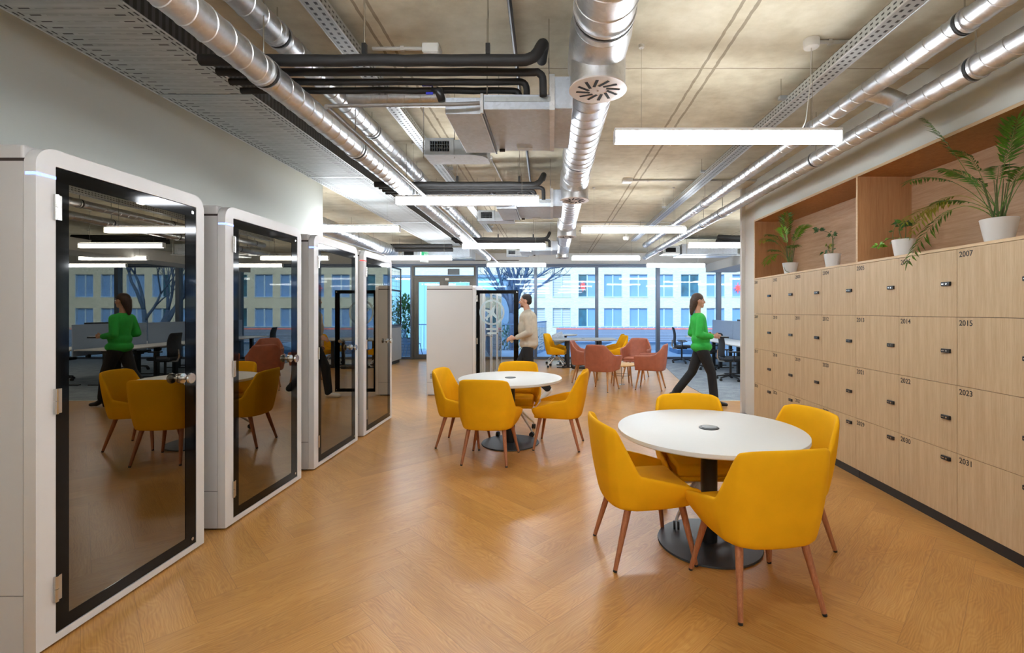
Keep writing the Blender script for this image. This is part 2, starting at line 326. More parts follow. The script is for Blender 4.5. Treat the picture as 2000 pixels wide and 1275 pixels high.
# ------------------------------------------------------------------ mesh builder
class MB:
    def __init__(s): s.bm = bmesh.new()
    def box(s, x0, x1, y0, y1, z0, z1):
        x0, x1 = sorted((x0, x1)); y0, y1 = sorted((y0, y1)); z0, z1 = sorted((z0, z1))
        v = [s.bm.verts.new(p) for p in ((x0,y0,z0),(x1,y0,z0),(x1,y1,z0),(x0,y1,z0),(x0,y0,z1),(x1,y0,z1),(x1,y1,z1),(x0,y1,z1))]
        for f in ((3,2,1,0),(4,5,6,7),(0,1,5,4),(1,2,6,5),(2,3,7,6),(3,0,4,7)): s.bm.faces.new([v[i] for i in f])
        return s
    def frame_axes(s, d):
        d = d.normalized(); a = Vector((0,0,1)) if abs(d.z) < 0.9 else Vector((1,0,0))
        u = d.cross(a).normalized(); w = u.cross(d).normalized(); return u, w
    def tube(s, pts, r, n=10, cap=True, closed=False):
        pts = [Vector(p) for p in pts]; k = len(pts)
        rs = r if isinstance(r, (list, tuple)) else [r]*k
        rings = []
        pu = None
        for i, p in enumerate(pts):
            if closed: d = pts[(i+1) % k]-pts[i-1]
            else: d = pts[min(i+1, k-1)]-pts[max(i-1, 0)]
            d = d.normalized()
            if pu is None: u, w = s.frame_axes(d)
            else:
                u = (pu - d*pu.dot(d))
                u = u.normalized() if u.length > 1e-6 else s.frame_axes(d)[0]
                w = u.cross(d).normalized()
            pu = u
            rings.append([s.bm.verts.new(p + (u*math.cos(2*PI*j/n) + w*math.sin(2*PI*j/n))*rs[i]) for j in range(n)])
        for i in range(k if closed else k-1):
            a, b = rings[i], rings[(i+1) % k]
            for j in range(n):
                try: s.bm.faces.new((a[j], a[(j+1) % n], b[(j+1) % n], b[j]))
                except ValueError: pass
        if cap and not closed:
            s.bm.faces.new(rings[0][::-1]); s.bm.faces.new(rings[-1])
        return s
    def cyl(s, p0, p1, r0, r1=None, n=16): return s.tube([p0, p1], [r0, r0 if r1 is None else r1], n)
    def lathe(s, prof, n=32, c=(0,0,0), axis='z'):
        rings = []
        for r, z in prof:
            ring = []
            for j in range(n):
                a = 2*PI*j/n
                p = (r*math.cos(a), r*math.sin(a), z)
                if axis == 'y': p = (p[0], p[2], p[1])
                if axis == 'x': p = (p[2], p[0], p[1])
                ring.append(s.bm.verts.new((p[0]+c[0], p[1]+c[1], p[2]+c[2])))
            rings.append(ring)
        for i in range(len(rings)-1):
            for j in range(n):
                s.bm.faces.new((rings[i][j], rings[i][(j+1) % n], rings[i+1][(j+1) % n], rings[i+1][j]))
        s.bm.faces.new(rings[0][::-1]); s.bm.faces.new(rings[-1]); return s
    def ell(s, c, rx, ry, rz, rot=None, u=16, v=10):
        m = Matrix.Translation(Vector(c)) @ (rot.to_4x4() if rot is not None else Matrix.Identity(4)) @ Matrix.Diagonal((rx, ry, rz, 1))
        bmesh.ops.create_uvsphere(s.bm, u_segments=u, v_segments=v, radius=1.0, matrix=m); return s
    def cap(s, p0, r0, p1, r1, n=12):
        s.ell(p0, r0, r0, r0, u=n, v=8); s.ell(p1, r1, r1, r1, u=n, v=8)
        if (Vector(p1)-Vector(p0)).length > 1e-5: s.tube([p0, p1], [r0, r1], n)
        return s
    def chain(s, pr, n=12):
        for (p0, r0), (p1, r1) in zip(pr[:-1], pr[1:]): s.cap(p0, r0, p1, r1, n)
        return s
    def poly(s, pts, d):
        """extrude polygon pts (3D) by vector d"""
        d = Vector(d); a = [s.bm.verts.new(p) for p in pts]; b = [s.bm.verts.new(Vector(p)+d) for p in pts]
        n = len(pts); s.bm.faces.new(a[::-1]); s.bm.faces.new(b)
        for i in range(n): s.bm.faces.new((a[i], a[(i+1) % n], b[(i+1) % n], b[i]))
        return s
    def ringpoly(s, outer, inner, d):
        d = Vector(d); n = len(outer)
        A = [s.bm.verts.new(p) for p in outer]; B = [s.bm.verts.new(p) for p in inner]
        A2 = [s.bm.verts.new(Vector(p)+d) for p in outer]; B2 = [s.bm.verts.new(Vector(p)+d) for p in inner]
        for i in range(n):
            j = (i+1) % n
            s.bm.faces.new((A[i], A[j], B[j], B[i])); s.bm.faces.new((A2[j], A2[i], B2[i], B2[j]))
            s.bm.faces.new((A[j], A[i], A2[i], A2[j])); s.bm.faces.new((B[i], B[j], B2[j], B2[i]))
        return s
    def build(s, name, mat, parent=None, org=(0,0,0), smooth=False, mods=(), keep=True):
        bm = s.bm
        if org != (0,0,0): bmesh.ops.translate(bm, verts=bm.verts, vec=(-org[0], -org[1], -org[2]))
        bmesh.ops.recalc_face_normals(bm, faces=bm.faces)
        me = bpy.data.meshes.new(name); bm.to_mesh(me); bm.free()
        if smooth:
            for p in me.polygons: p.use_smooth = True
        me.materials.append(mat)
        o = bpy.data.objects.new(name, me); COL.objects.link(o)
        if parent is not None: o.parent = parent
        else: o.location = org
        for t, kw in mods:
            md = o.modifiers.new(t.lower(), t)
            for k, v in kw.items(): setattr(md, k, v)
        if smooth == 'auto':
            try: me.set_sharp_from_angle(angle=math.radians(40))
            except Exception: pass
        return o
def BV(w, seg=2): return ('BEVEL', dict(width=w, segments=seg, limit_method='ANGLE', angle_limit=math.radians(40)))
def tag(o, label, cat, group=None, kind=None):
    o['label'] = label; o['category'] = cat
    if group: o['group'] = group
    if kind: o['kind'] = kind
    return o
def thing(name, label, cat, loc=(0,0,0), rz=0.0, group=None):
    o = bpy.data.objects.new(name, None); o.empty_display_size = 0.1; COL.objects.link(o)
    o.location = loc; o.rotation_euler = (0, 0, rz); return tag(o, label, cat, group)
def struct(name, mb, mat, parent=None, **kw):
    o = mb.build(name, mat, parent, **kw)
    if parent is None: o['kind'] = 'structure'
    return o
def kids(o): return [c for c in bpy.data.objects if c.parent == o]
KIDS = {}
def dup(root, loc=None, rz=None, label=None, group=None):
    def tree(o):
        if o.name not in KIDS: KIDS[o.name] = kids(o)
        return KIDS[o.name]
    r = root.copy(); COL.objects.link(r)
    if loc is not None: r.location = loc
    if rz is not None: r.rotation_euler = (0, 0, rz)
    if label: r['label'] = label
    if group: r['group'] = group
    for ch in tree(root):
        c = ch.copy(); COL.objects.link(c); c.parent = r
        for g in tree(ch):
            d = g.copy(); COL.objects.link(d); d.parent = c
    return r
def rrect(w0, w1, h0, h1, r, n=6):
    """rounded rectangle outline as (a, b) pairs"""
    out = []
    for cx, cy, a0 in ((w1-r, h1-r, 0), (w0+r, h1-r, PI/2), (w0+r, h0+r, PI), (w1-r, h0+r, 1.5*PI)):
        for i in range(n+1):
            a = a0 + i*PI/2/n; out.append((cx+r*math.cos(a), cy+r*math.sin(a)))
    return out
def toprr(w0, w1, h0, h1, r, n=8):
    out = []
    for cx, cy, a0 in ((w1-r, h1-r, 0), (w0+r, h1-r, PI/2)):
        for i in range(n+1):
            a = a0 + i*PI/2/n; out.append((cx+r*math.cos(a), cy+r*math.sin(a)))
    out += [(w0, h0+(h1-h0)*.5)]*0
    for k in range(n+1): out.append((w0+.0001*k, h0+.0002*(n-k)))
    for k in range(n+1): out.append((w1-.0001*(n-k), h0+.0002*k))
    return out
def px(x, y, D):
    """a point at distance D seen at reference pixel (x, y)"""
    return Vector(((x-VX)*D/F, D, EYE-(y-VY)*D/F))
# ------------------------------------------------------------------ setting
CZ = EYE+1.77      # underside of the concrete ceiling
GY = 14.6          # glazing plane
WL = -3.18; WR = 2.742
def floor_mesh():
    bm = bmesh.new(); Lk, w = 1.2, 0.2
    ug = bm.loops.layers.uv.new('grain'); ue = bm.loops.layers.uv.new('plank')
    tone = bm.faces.layers.float.new('tone')
    rt = 1/math.sqrt(2)
    rnd = random.Random(3)
    def W(p): return ((p[0]-p[1])*rt, (p[0]+p[1])*rt, 0.0)
    for s in range(-9, 12):
        for k in range(-26, 62):
            for kind in (0, 1):
                ox, oy = k*w+s*Lk, k*w-s*Lk
                if kind == 0: x0, y0, lx, ly = ox, oy, Lk, w
                else: x0, y0, lx, ly = ox, oy+w, w, Lk
                c = W((x0+lx/2, y0+ly/2))
                if not (-8.3 < c[0] < 12 and -3.9 < c[1] < 15.6): continue
                pts = [(x0,y0),(x0+lx,y0),(x0+lx,y0+ly),(x0,y0+ly)]
                f = bm.faces.new([bm.verts.new(W(p)) for p in pts])
                f[tone] = rnd.random(); off = (rnd.random()*40, rnd.random()*40)
                for lp, p in zip(f.loops, pts):
                    a, b = p[0]-x0, p[1]-y0
                    if kind == 1: a, b = b, a
                    lp[ue].uv = (a, b); lp[ug].uv = (a+off[0], b+off[1])
    for co, no in (((-7.3,0,0),(-1,0,0)), ((11.2,0,0),(1,0,0)), ((0,-3.15,0),(0,-1,0)), ((0,GY+.06,0),(0,1,0))):
        bmesh.ops.bisect_plane(bm, geom=bm.verts[:]+bm.edges[:]+bm.faces[:], plane_co=co, plane_no=no, clear_outer=True)
    me = bpy.data.meshes.new('floor'); bm.to_mesh(me); bm.free(); me.materials.append(M['floor'])
    o = bpy.data.objects.new('floor', me); COL.objects.link(o); o['kind'] = 'structure'
floor_mesh()
struct('trim_1', MB().poly([(2.72,7.84,.0),(11.1,7.84,.0),(11.1,GY-.1,.0),(3.25,GY-.1,.0),(2.72,9.8,.0)], (0,0,.006)), M['carpet'])['label'] = 'blue grey carpet area under the desks'
struct('trim_2', MB().box(2.72,11.1,7.815,7.84,0,.008), M['white'])
struct('ceiling', MB().box(-7.4,11.3,-3.2,GY+.15,CZ,CZ+.25), M['concrete'])
struct('wall_left', MB().box(WL-.15,WL,-3.1,6.55,0,CZ), M['wall'])
struct('wall_left_return', MB().box(-7.3,WL-.15,6.4,6.55,0,CZ), M['wall'])
struct('wall_far_left', MB().box(-7.4,-7.3,6.4,GY,0,CZ), M['wall_white'])
struct('wall_rear', MB().box(WL-.15,3.4,-3.2,-3.1,0,CZ), M['wall_white'])
struct('wall_right_upper', MB().box(WR+.02,3.26,-3.1,6.38,2.722,CZ), M['wall'])
struct('wall_right', MB().box(3.26,3.4,-3.1,6.38,0,CZ), M['wall'])
struct('wall_right_front', MB().box(WR+.02,3.26,-3.1,2.09,0,2.722), M['wall'])
struct('wall_partition', MB().box(2.815,11.2,6.385,6.84,0,CZ), M['wall_white'])
struct('trim_3', MB().box(2.765,2.83,6.84,6.90,0,CZ), M['wall_white'])
struct('baseboard_partition', MB().box(2.74,2.815,6.70,6.84,0,.015), M['plinth'])
struct('wall_far_right', MB().box(11.2,11.3,6.38,GY,0,CZ), M['wall_white'])
# window head
struct('wall_back_header', MB().box(-7.4,11.3,GY-.12,GY+.1,2.915,CZ), M['bulk'])
struct('trim_4', MB().box(-7.3,11.2,GY-.24,GY-.12,2.885,2.925), M['alframe'])
struct('trim_5', MB().box(4.70,5.6,7.9,GY-.26,2.66,2.905), M['bulk'])['label'] = 'white boxed bulkhead running over the desks'

# ------------------------------------------------------------------ windows
bx = [-7.30,-6.19,-4.30,-2.33,-.49,1.40,3.285,5.17,7.06,8.94,11.2]
idx = 1
for i in range(len(bx)-1):
    x0, x1 = bx[i], bx[i+1]
    if i == 2: continue
    fw = 0.045 if i < 6 else 0.06
    nm = 'window_%d' % idx; idx += 1
    fr = MB()
    fr.box(x0, x0+fw, GY-.10, GY+.06, 0, 2.9).box(x1-fw, x1, GY-.10, GY+.06, 0, 2.9)
    fr.box(x0+fw, x1-fw, GY-.06, GY+.05, 0, .07).box(x0+fw, x1-fw, GY-.06, GY+.05, 2.84, 2.9)
    o = struct(nm, fr, M['alframe'])
    MB().box(x0+fw, x1-fw, GY-.012, GY, .07, 2.84).build('window_pane', M['win_glass'], o)
# double terrace door with a fanlight over it
def terrace_door():
    x0, x1 = -4.30, -2.33; zt = 2.55
    fr = MB().box(x0,x0+.06,GY-.1,GY+.06,0,2.9).box(x1-.06,x1,GY-.1,GY+.06,0,2.9).box(x0+.06,x1-.06,GY-.1,GY+.06,zt-.03,zt+.03).box(x0+.06,x1-.06,GY-.06,GY+.05,2.84,2.9).box(x0+.06,x1-.06,GY-.1,GY+.05,0,.02)
    o = struct('door_1', fr, M['doorframe'])
    MB().box(x0+.06,x1-.06,GY-.012,GY,zt+.03,2.84).build('fanlight_pane', M['win_glass'], o)
    xm = (x0+x1)/2
    for a, b in ((x0+.065, xm-.004), (xm+.004, x1-.065)):
        s = .13
        lf = MB().ringpoly([(a,GY-.08,.025),(b,GY-.08,.025),(b,GY-.08,zt-.035),(a,GY-.08,zt-.035)], [(a+s,GY-.08,.15),(b-s,GY-.08,.15),(b-s,GY-.08,zt-.17),(a+s,GY-.08,zt-.17)], (0,.07,0)).build('door_leaf', M['doorframe'], o)
        MB().box(a+s,b-s,GY-.05,GY-.038,.15,zt-.17).build('door_glass', M['win_glass'], lf)
        MB().box(xm-.02 if a < xm-.1 and b < xm else xm+.01, xm-.01 if b < xm else xm+.02, GY-.14, GY-.08, .95, 1.15).build('door_handle', M['steel'], lf)
    MB().box(xm+.05,xm+.16,GY-.13,GY-.085,zt-.12,zt-.05).build('door_sensor', M['whiteplastic'], o)
    tag(MB().box(-3.18,-2.83,GY-.16,GY-.10,2.60,2.78).build('emergency_light', M['lid'], org=(-3,GY-.13,2.60)), 'dark emergency light box fixed above the terrace door', 'emergency light')
terrace_door()

# ------------------------------------------------------------------ outside
def opposite_building():
    Y = 45.0
    t = thing('apartment_building', 'pale brick building across the street with paired blue windows', 'building', (8, Y, -8))
    org = (8, Y, -8)
    ww = 1.76; rows = ((-.07, 1.74), (2.77, 4.97)); cols = [(.98+2.45*k) for k in range(-3, 17)]
    # brick wall in one mesh with real openings
    m = MB(); xs = [-32.0]
    for c in cols: xs += [c-ww/2, c+ww/2]
    xs += [60.0]
    zs = [-8, rows[0][0], rows[0][1], rows[1][0], rows[1][1], 14]
    for i in range(0, len(xs)-1):
        solid = (i % 2 == 0)
        if solid: m.box(xs[i], xs[i+1], Y, Y+.5, zs[0], zs[5])
        else:
            for a, b in ((0,1),(2,3),(4,5)): m.box(xs[i], xs[i+1], Y, Y+.5, zs[a], zs[b])
    m.build('brick_wall', M['facade'], t, org=org)
    for k, c in enumerate(cols):
        for r, (z0, z1) in enumerate(rows):
            x0, x1 = c-ww/2, c+ww/2; kk = k-3
            f = MB().box(x0,x0+.05,Y+.02,Y+.4,z0,z1).box(x1-.05,x1,Y+.02,Y+.4,z0,z1).box(x0,x1,Y-.04,Y+.4,z0-.02,z0+.08).box(x0,x1,Y+.1,Y+.4,z1-.06,z1)
            f.box(c-.06,c+.06,Y+.12,Y+.3,z0,z1)
            fo = f.build('window', M['ext_frame'], t, org=org)
            for sgn in (-1, 1):
                a, b = (x0+.05, c-.06) if sgn < 0 else (c+.06, x1-.05)
                mt = 'pane_blue'
                if kk in (-3,-2,-1,0): mt = 'louvre'
                if kk == 1 and sgn < 0: mt = 'pane_teal'
                if kk == 5: mt = 'pane_teal' if (r == 1 or sgn > 0) else 'pane_blue'
                if kk == 7 and sgn > 0: mt = 'pane_teal'
                if kk in (10, 13) and sgn < 0: mt = 'pane_teal'
                MB().box(a,b,Y+.22,Y+.26,z0+.08,z1-.06).build('window_blind', M[mt], fo, org=org)
    return t
opposite_building()
# glowing red star lanterns in two windows across the street
def star(x, z, lab):
    m = MB(); Y = 44.93; pts = []
    for i in range(16):
        a = PI/2+i*PI/8; r = .42 if i % 2 == 0 else .17
        if i % 4 == 0: r = .55
        pts.append((x+r*math.cos(a)*.8, Y, z+r*math.sin(a)))
    m.poly(pts, (0,.06,0)); tag(m.build('star_lantern', M['red_led'], org=(x, Y, z)), lab, 'lantern', 'red star lanterns in the windows opposite')
star(3.0, 3.85, 'small red star lantern in the second window column opposite'); star(17.8, 3.65, 'small red star lantern seen beside the partition edge')
# corrugated pavilion left of the tree
tP = thing('corrugated_pavilion', 'light blue corrugated metal building behind the bare tree', 'building', (-9,25,-1))
o_ = (-9,25,-1)
MB().box(-22,-2.6,25,29,-1,3.25).build('cladding', M['corrug'], tP, org=o_)
MB().box(-22.1,-2.45,24.9,29.1,3.25,3.38).build('parapet', M['bluegrey'], tP, org=o_)
MB().box(-2.6,-2.2,24.2,24.95,-1,3.0).build('corner_post', M['bluegrey'], tP, org=o_)
wf = MB().ringpoly([(-4.1,24.95,-.8),(-2.7,24.95,-.8),(-2.7,24.95,1.0),(-4.1,24.95,1.0)], [(-4.0,24.95,-.7),(-2.8,24.95,-.7),(-2.8,24.95,.9),(-4.0,24.95,.9)], (0,.08,0)).build('window', M['ext_frame'], tP, org=o_)
MB().box(-4.0,-2.8,24.97,25.0,-.7,.9).build('window_glass', M['pane_dark'], wf, org=o_)
# terrace, railing, roofs
struct('trim_6', MB().box(-14,14,GY+.12,18.2,-.3,-.03), M['terrace'])['label'] = 'pale paved terrace outside the windows'
pr = thing('parapet', 'low pale terrace wall outside the right hand windows', 'parapet', (6,18.2,-.3))
MB().box(-.3,14,18.2,18.5,-.3,.24).build('wall', M['terrace'], pr, org=(6,18.2,-.3))
MB().box(-.35,14,18.15,18.55,.24,.28).build('coping', M['bluegrey'], pr, org=(6,18.2,-.3))
def sloped_roof():
    t = thing('tiled_roof', 'grey blue tiled roof with a red ridge beyond the terrace', 'roof', (10,30,-1.2))
    MB().poly([(0.4,21,-1.15),(34,21,-1.15),(34,38,.02),(0.4,38,.02)], (0,0,-.2)).build('roof_slope', M['roofdark'], t, org=(10,30,-1.2))
    MB().poly([(0.4,37.9,.02),(34,37.9,.02),(34,38.2,-.3),(0.4,38.2,-.3)], (0,0,-.3)).build('ridge_tiles', M['roofred'], t, org=(10,30,-1.2))
    m = MB()
    for i in range(70): m.cyl((.6+i*.48,38,.10),(1.0+i*.48,38,.10),.07,.09,8)
    o = m.build('ridge_caps', M['bluegrey'], t, org=(10,30,-1.2))
    MB().box(.4,34,37.6,37.85,-.2,.12).build('ridge_band', M['roofred'], t, org=(10,30,-1.2))
sloped_roof()
for i, (x, w, lb) in enumerate(((2.4,1.1,'pale glazed roof light outside nearest the bare tree'), (5.2,1.5,'pale glazed roof light outside right of the centre mullion'))):
    t = thing('roof_light', lb, 'roof light', (x,17.2,-.03), group='roof lights on the terrace')
    MB().box(x-w/2,x+w/2,16.6,17.8,-.03,.12).build('kerb', M['bluegrey'], t, org=(x,17.2,-.03))
    MB().poly([(x-w/2,16.6,.12),(x+w/2,16.6,.12),(x,16.6,.34)], (0,1.2,0)).build('glazing', M['ext_frame'], t, org=(x,17.2,-.03))
def railing(pts, h, lab):
    t = thing('railing', lab, 'railing', pts[0], group='terrace railings')
    for a, b in zip(pts[:-1], pts[1:]):
        a, b = Vector(a), Vector(b); n = int((b-a).length/.11)
        m = MB()
        for i in range(n+1):
            p = a.lerp(b, i/n); m.cyl(p, p+Vector((0,0,h)), .008, n=5)
        m.build('balusters', M['bluegrey'], t, org=tuple(pts[0]))
        m = MB(); m.tube([a+Vector((0,0,h)), b+Vector((0,0,h))], .022, 8); m.tube([a+Vector((0,0,.06)), b+Vector((0,0,.06))], .014, 6)
        m.build('handrail', M['bluegrey'], t, org=tuple(pts[0]))
railing([(-.75,15.2,-.03),(-.2,18.1,-.03)], 1.12, 'blue metal railing running away behind the walking man')
railing([(-7.2,18.0,-.03),(-1.0,18.0,-.03)], 1.0, 'terrace railing seen through the terrace door')

def leaf(bm, p, d, up, ln, w, fold=0.25, droop=0.0):
    d = d.normalized(); sd = d.cross(up)
    if sd.length < 1e-4: sd = d.cross(Vector((1,0.3,0)))
    sd.normalize(); nn = sd.cross(d).normalized()
    a = p; b = p+d*ln*.45 - nn*droop*ln*.2; c = p+d*ln - nn*droop*ln
    l = bm.verts.new(b+sd*w*.5+nn*w*fold); r = bm.verts.new(b-sd*w*.5+nn*w*fold)
    A, B, C = bm.verts.new(a), bm.verts.new(b), bm.verts.new(c)
    bm.faces.new((A,l,B)); bm.faces.new((A,B,r)); bm.faces.new((B,l,C)); bm.faces.new((B,C,r))
def leaf_cloud(m, c, rx, ry, rz, n, ln, w, rnd):
    for i in range(n):
        v = Vector((rnd.gauss(0,1),rnd.gauss(0,1),rnd.gauss(0,1))).normalized()*rnd.uniform(.45,1)
        p = Vector((c[0]+v.x*rx, c[1]+v.y*ry, c[2]+v.z*rz))
        d = (v+Vector((rnd.uniform(-.6,.6),rnd.uniform(-.6,.6),rnd.uniform(-.3,.9))))
        leaf(m.bm, p, d, Vector((0,0,1)), ln*rnd.uniform(.6,1.2), w)
def bare_tree(x, y, z, H, lab, seed, spread=1.0):
    rnd = random.Random(seed); t = thing('bare_tree', lab, 'tree', (x,y,z))
    trunk = MB(); tw = MB()
    def grow(p, d, ln, r, lv):
        k = 4; pts = [p]; q = p.copy(); dd = d.copy()
        for i in range(k):
            dd = (dd+Vector((rnd.uniform(-.16,.16),rnd.uniform(-.16,.16),rnd.uniform(-.02,.10)))).normalized()
            q = q+dd*ln/k; pts.append(q.copy())
        (trunk if lv < 2 else tw).tube(pts, [r*(1-.4*i/k) for i in range(k+1)], 7 if lv < 2 else 5)
        if lv >= 5: return
        nb = 2 if lv > 0 else 4
        for j in range(nb+(1 if rnd.random() < .45 and lv > 0 else 0)):
            a = rnd.uniform(0, 2*PI); s = (rnd.uniform(.35,.75) if lv else rnd.uniform(.3,.6))*spread
            nd = (dd+Vector((math.cos(a)*s, math.sin(a)*s*.6, rnd.uniform(-.05,.25)))).normalized()
            st = q if j < 2 else pts[rnd.choice((2,3))]
            grow(st.copy(), nd, ln*rnd.uniform(.62,.85), r*.6*rnd.uniform(.75,1), lv+1)
    grow(Vector((x,y,z)), Vector((.02,0,1)), H*.27, H*.030, 0)
    trunk.build('trunk', M['bark'], t, org=(x,y,z), smooth=True)
    o = tw.build('branches', M['bark'], t, org=(x,y,z), smooth=True); o['kind'] = 'stuff'
def limb_tree():
    D = 19.2; rnd = random.Random(8)
    o = px(1004, 690, D); org = (o.x, o.y, -1.6); t = thing('bare_tree', 'bare branching tree outside the window behind the walking man', 'tree', org)
    trunk = MB(); tw = MB()
    trunk.tube([Vector(org), px(1002,660,D), px(1001,632,D), px(1000,611,D)], [.17,.15,.14,.12], 10)
    limbs = [([(1000,611),(997,590),(997,570),(1000,547),(994,530),(987,512),(980,480)],.085),
             ([(1001,616),(1008,592),(1014,570),(1021,552),(1026,538),(1033,515),(1040,480)],.085),
             ([(999,606),(990,580),(975,562),(961,540),(951,519),(944,490)],.06),
             ([(997,590),(984,567),(976,540),(970,515),(963,480)],.055),
             ([(1002,612),(1020,592),(1034,575),(1049,562),(1068,549),(1082,536)],.055),
             ([(1021,556),(1035,545),(1050,541),(1062,532),(1074,524),(1094,522)],.035),
             ([(1010,582),(1012,556),(1010,538),(1018,515),(1020,480)],.05),
             ([(990,582),(967,562),(956,545),(946,528)],.03),
             ([(1001,606),(1006,575),(1006,545),(1000,515),(1002,480)],.05)]
    def twig(p, d, ln, r, lv):
        pts = [p]; q = p.copy()
        for i in range(4):
            d = (d+Vector((rnd.uniform(-.22,.22),rnd.uniform(-.2,.2),rnd.uniform(-.05,.15)))).normalized(); q = q+d*ln/4; pts.append(q.copy())
        tw.tube(pts, [r*(1-.15*i) for i in range(5)], 5)
        if lv < 3:
            for j in range(2):
                a = rnd.uniform(-1,1); twig(pts[rnd.choice((2,3,4))].copy(), (d+Vector((a,rnd.uniform(-.5,.5),rnd.uniform(-.1,.4)))).normalized(), ln*.7, r*.6, lv+1)
    for pl, r in limbs:
        r *= 1.35
        dy = rnd.uniform(-.5,.5); n = len(pl)
        pts = [px(x,y,D+dy*i/n) for i, (x,y) in enumerate(pl)]
        trunk.tube(pts, [r*(1-.65*i/n) for i in range(n)], 8)
        for i in range(1, n):
            for k in range(2):
                dd = (pts[i]-pts[i-1]).normalized(); s_ = rnd.choice((-1,1))
                twig(pts[i].lerp(pts[i-1], rnd.random()), (dd+Vector((s_*rnd.uniform(.4,.9),rnd.uniform(-.4,.4),.1))).normalized(), rnd.uniform(.35,.75), r*.28, 1)
    trunk.build('trunk', M['bark'], t, org=org, smooth=True)
    q = tw.build('branches', M['bark'], t, org=org, smooth=True); q['kind'] = 'stuff'
limb_tree()
bare_tree(16.0, 24.0, -3.0, 11.0, 'bare tree outside on the far right', 5, 1.1)
rnd = random.Random(5)
def hedge(name, x, y, z, rx, ry, rz, n, mat, lab, ln=.14):
    t = thing(name, lab, 'plant', (x,y,z))
    m = MB(); leaf_cloud(m, (x,y,z+rz), rx, ry, rz, n, ln, ln*.4, rnd); o = m.build('foliage', M[mat], t, org=(x,y,z)); o['kind'] = 'stuff'
    m = MB()
    for i in range(7): m.tube([(x+rnd.uniform(-.3,.3)*rx,y,z),(x+rnd.uniform(-.8,.8)*rx,y+rnd.uniform(-.5,.5)*ry,z+rz*1.3)],[.015,.006],5)
    m.build('stems', M['stem'], t, org=(x,y,z))
hedge('bamboo_shrub', -5.05, 16.2, .55, .35, .35, .75, 900, 'hedge', 'leafy green bamboo in the terrace planter left of the door')
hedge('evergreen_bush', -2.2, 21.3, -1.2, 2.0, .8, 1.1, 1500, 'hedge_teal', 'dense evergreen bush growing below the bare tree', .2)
hedge('trailing_shrub', -5.6, 15.5, 1.0, .25, .25, .5, 300, 'hedge', 'green climbing shrub behind the black trellis')
tP = thing('planter_box', 'grey boarded planter outside left of the terrace door', 'planter', (-5.3,16.2,-.03))
m = MB()
for i in range(6): m.box(-5.9,-4.65,15.85,16.55,-.03+i*.1,.06+i*.1)
m.build('boards', M['slatwood'], tP, org=(-5.3,16.2,-.03))
MB().box(-5.85,-4.7,15.9,16.5,.05,.56).build('soil', M['soil'], tP, org=(-5.3,16.2,-.03))
tC = thing('terrace_chair', 'grey metal terrace chair outside beside the door', 'chair', (-4.55,15.5,-.03))
o_ = (-4.55,15.5,-.03)
MB().box(-4.78,-4.36,15.3,15.7,.40,.42).build('seat', M['bluegrey'], tC, org=o_)
m = MB()
for i in range(7): m.cyl((-4.80,15.31+i*.063,.42),(-4.88,15.31+i*.063,.86),.006,n=5)
m.cyl((-4.88,15.3,.86),(-4.88,15.7,.86),.012); m.build('backrest', M['bluegrey'], tC, org=o_)
for a, b in (((-4.76,15.31),(-4.38,15.31)),((-4.38,15.69),(-4.76,15.69))):
    for (ax, ay), (bx_, by_) in ((a, b), (b, a)):
        MB().cyl((ax,ay,.40),(ax+(.1 if ax < -4.6 else -.1)*-1,ay,-.03),.011,n=6).build('leg', M['bluegrey'], tC, org=o_)
tT = thing('terrace_table', 'round grey terrace table outside behind the terrace door', 'table', (-3.55,16.4,-.03))
o_ = (-3.55,16.4,-.03)
MB().lathe([(.40,.71),(.41,.72),(.41,.735),(.40,.74)],24,(-3.55,16.4,0)).build('tabletop', M['bluegrey'], tT, org=o_)
MB().cyl((-3.55,16.4,-.01),(-3.55,16.4,.71),.03).build('pole', M['bluegrey'], tT, org=o_)
MB().lathe([(.25,-.03),(.25,-.01),(.03,0)],20,(-3.55,16.4,0)).build('base', M['bluegrey'], tT, org=o_)

# ------------------------------------------------------------------ light
w = bpy.data.worlds.new('world'); SC.world = w; w.use_nodes = True
bg = w.node_tree.nodes['Background']
sk = w.node_tree.nodes.new('ShaderNodeTexSky')
try:
    sk.sky_type = 'NISHITA'; sk.sun_disc = False; sk.sun_elevation = math.radians(38); sk.sun_rotation = math.radians(200); sk.air_density = 1.4; sk.dust_density = 2.0
except Exception: pass
w.node_tree.links.new(sk.outputs[0], bg.inputs[0]); bg.inputs[1].default_value = 0.27
sd = bpy.data.lights.new('sun', 'SUN'); sd.energy = 0.95; sd.angle = math.radians(3); sd.color = (1, .97, .93)
so = bpy.data.objects.new('sun', sd); COL.objects.link(so); so.location = (0,-10,30)
so.rotation_euler = Vector((.35, 1.0, -.62)).to_track_quat('-Z', 'Y').to_euler()

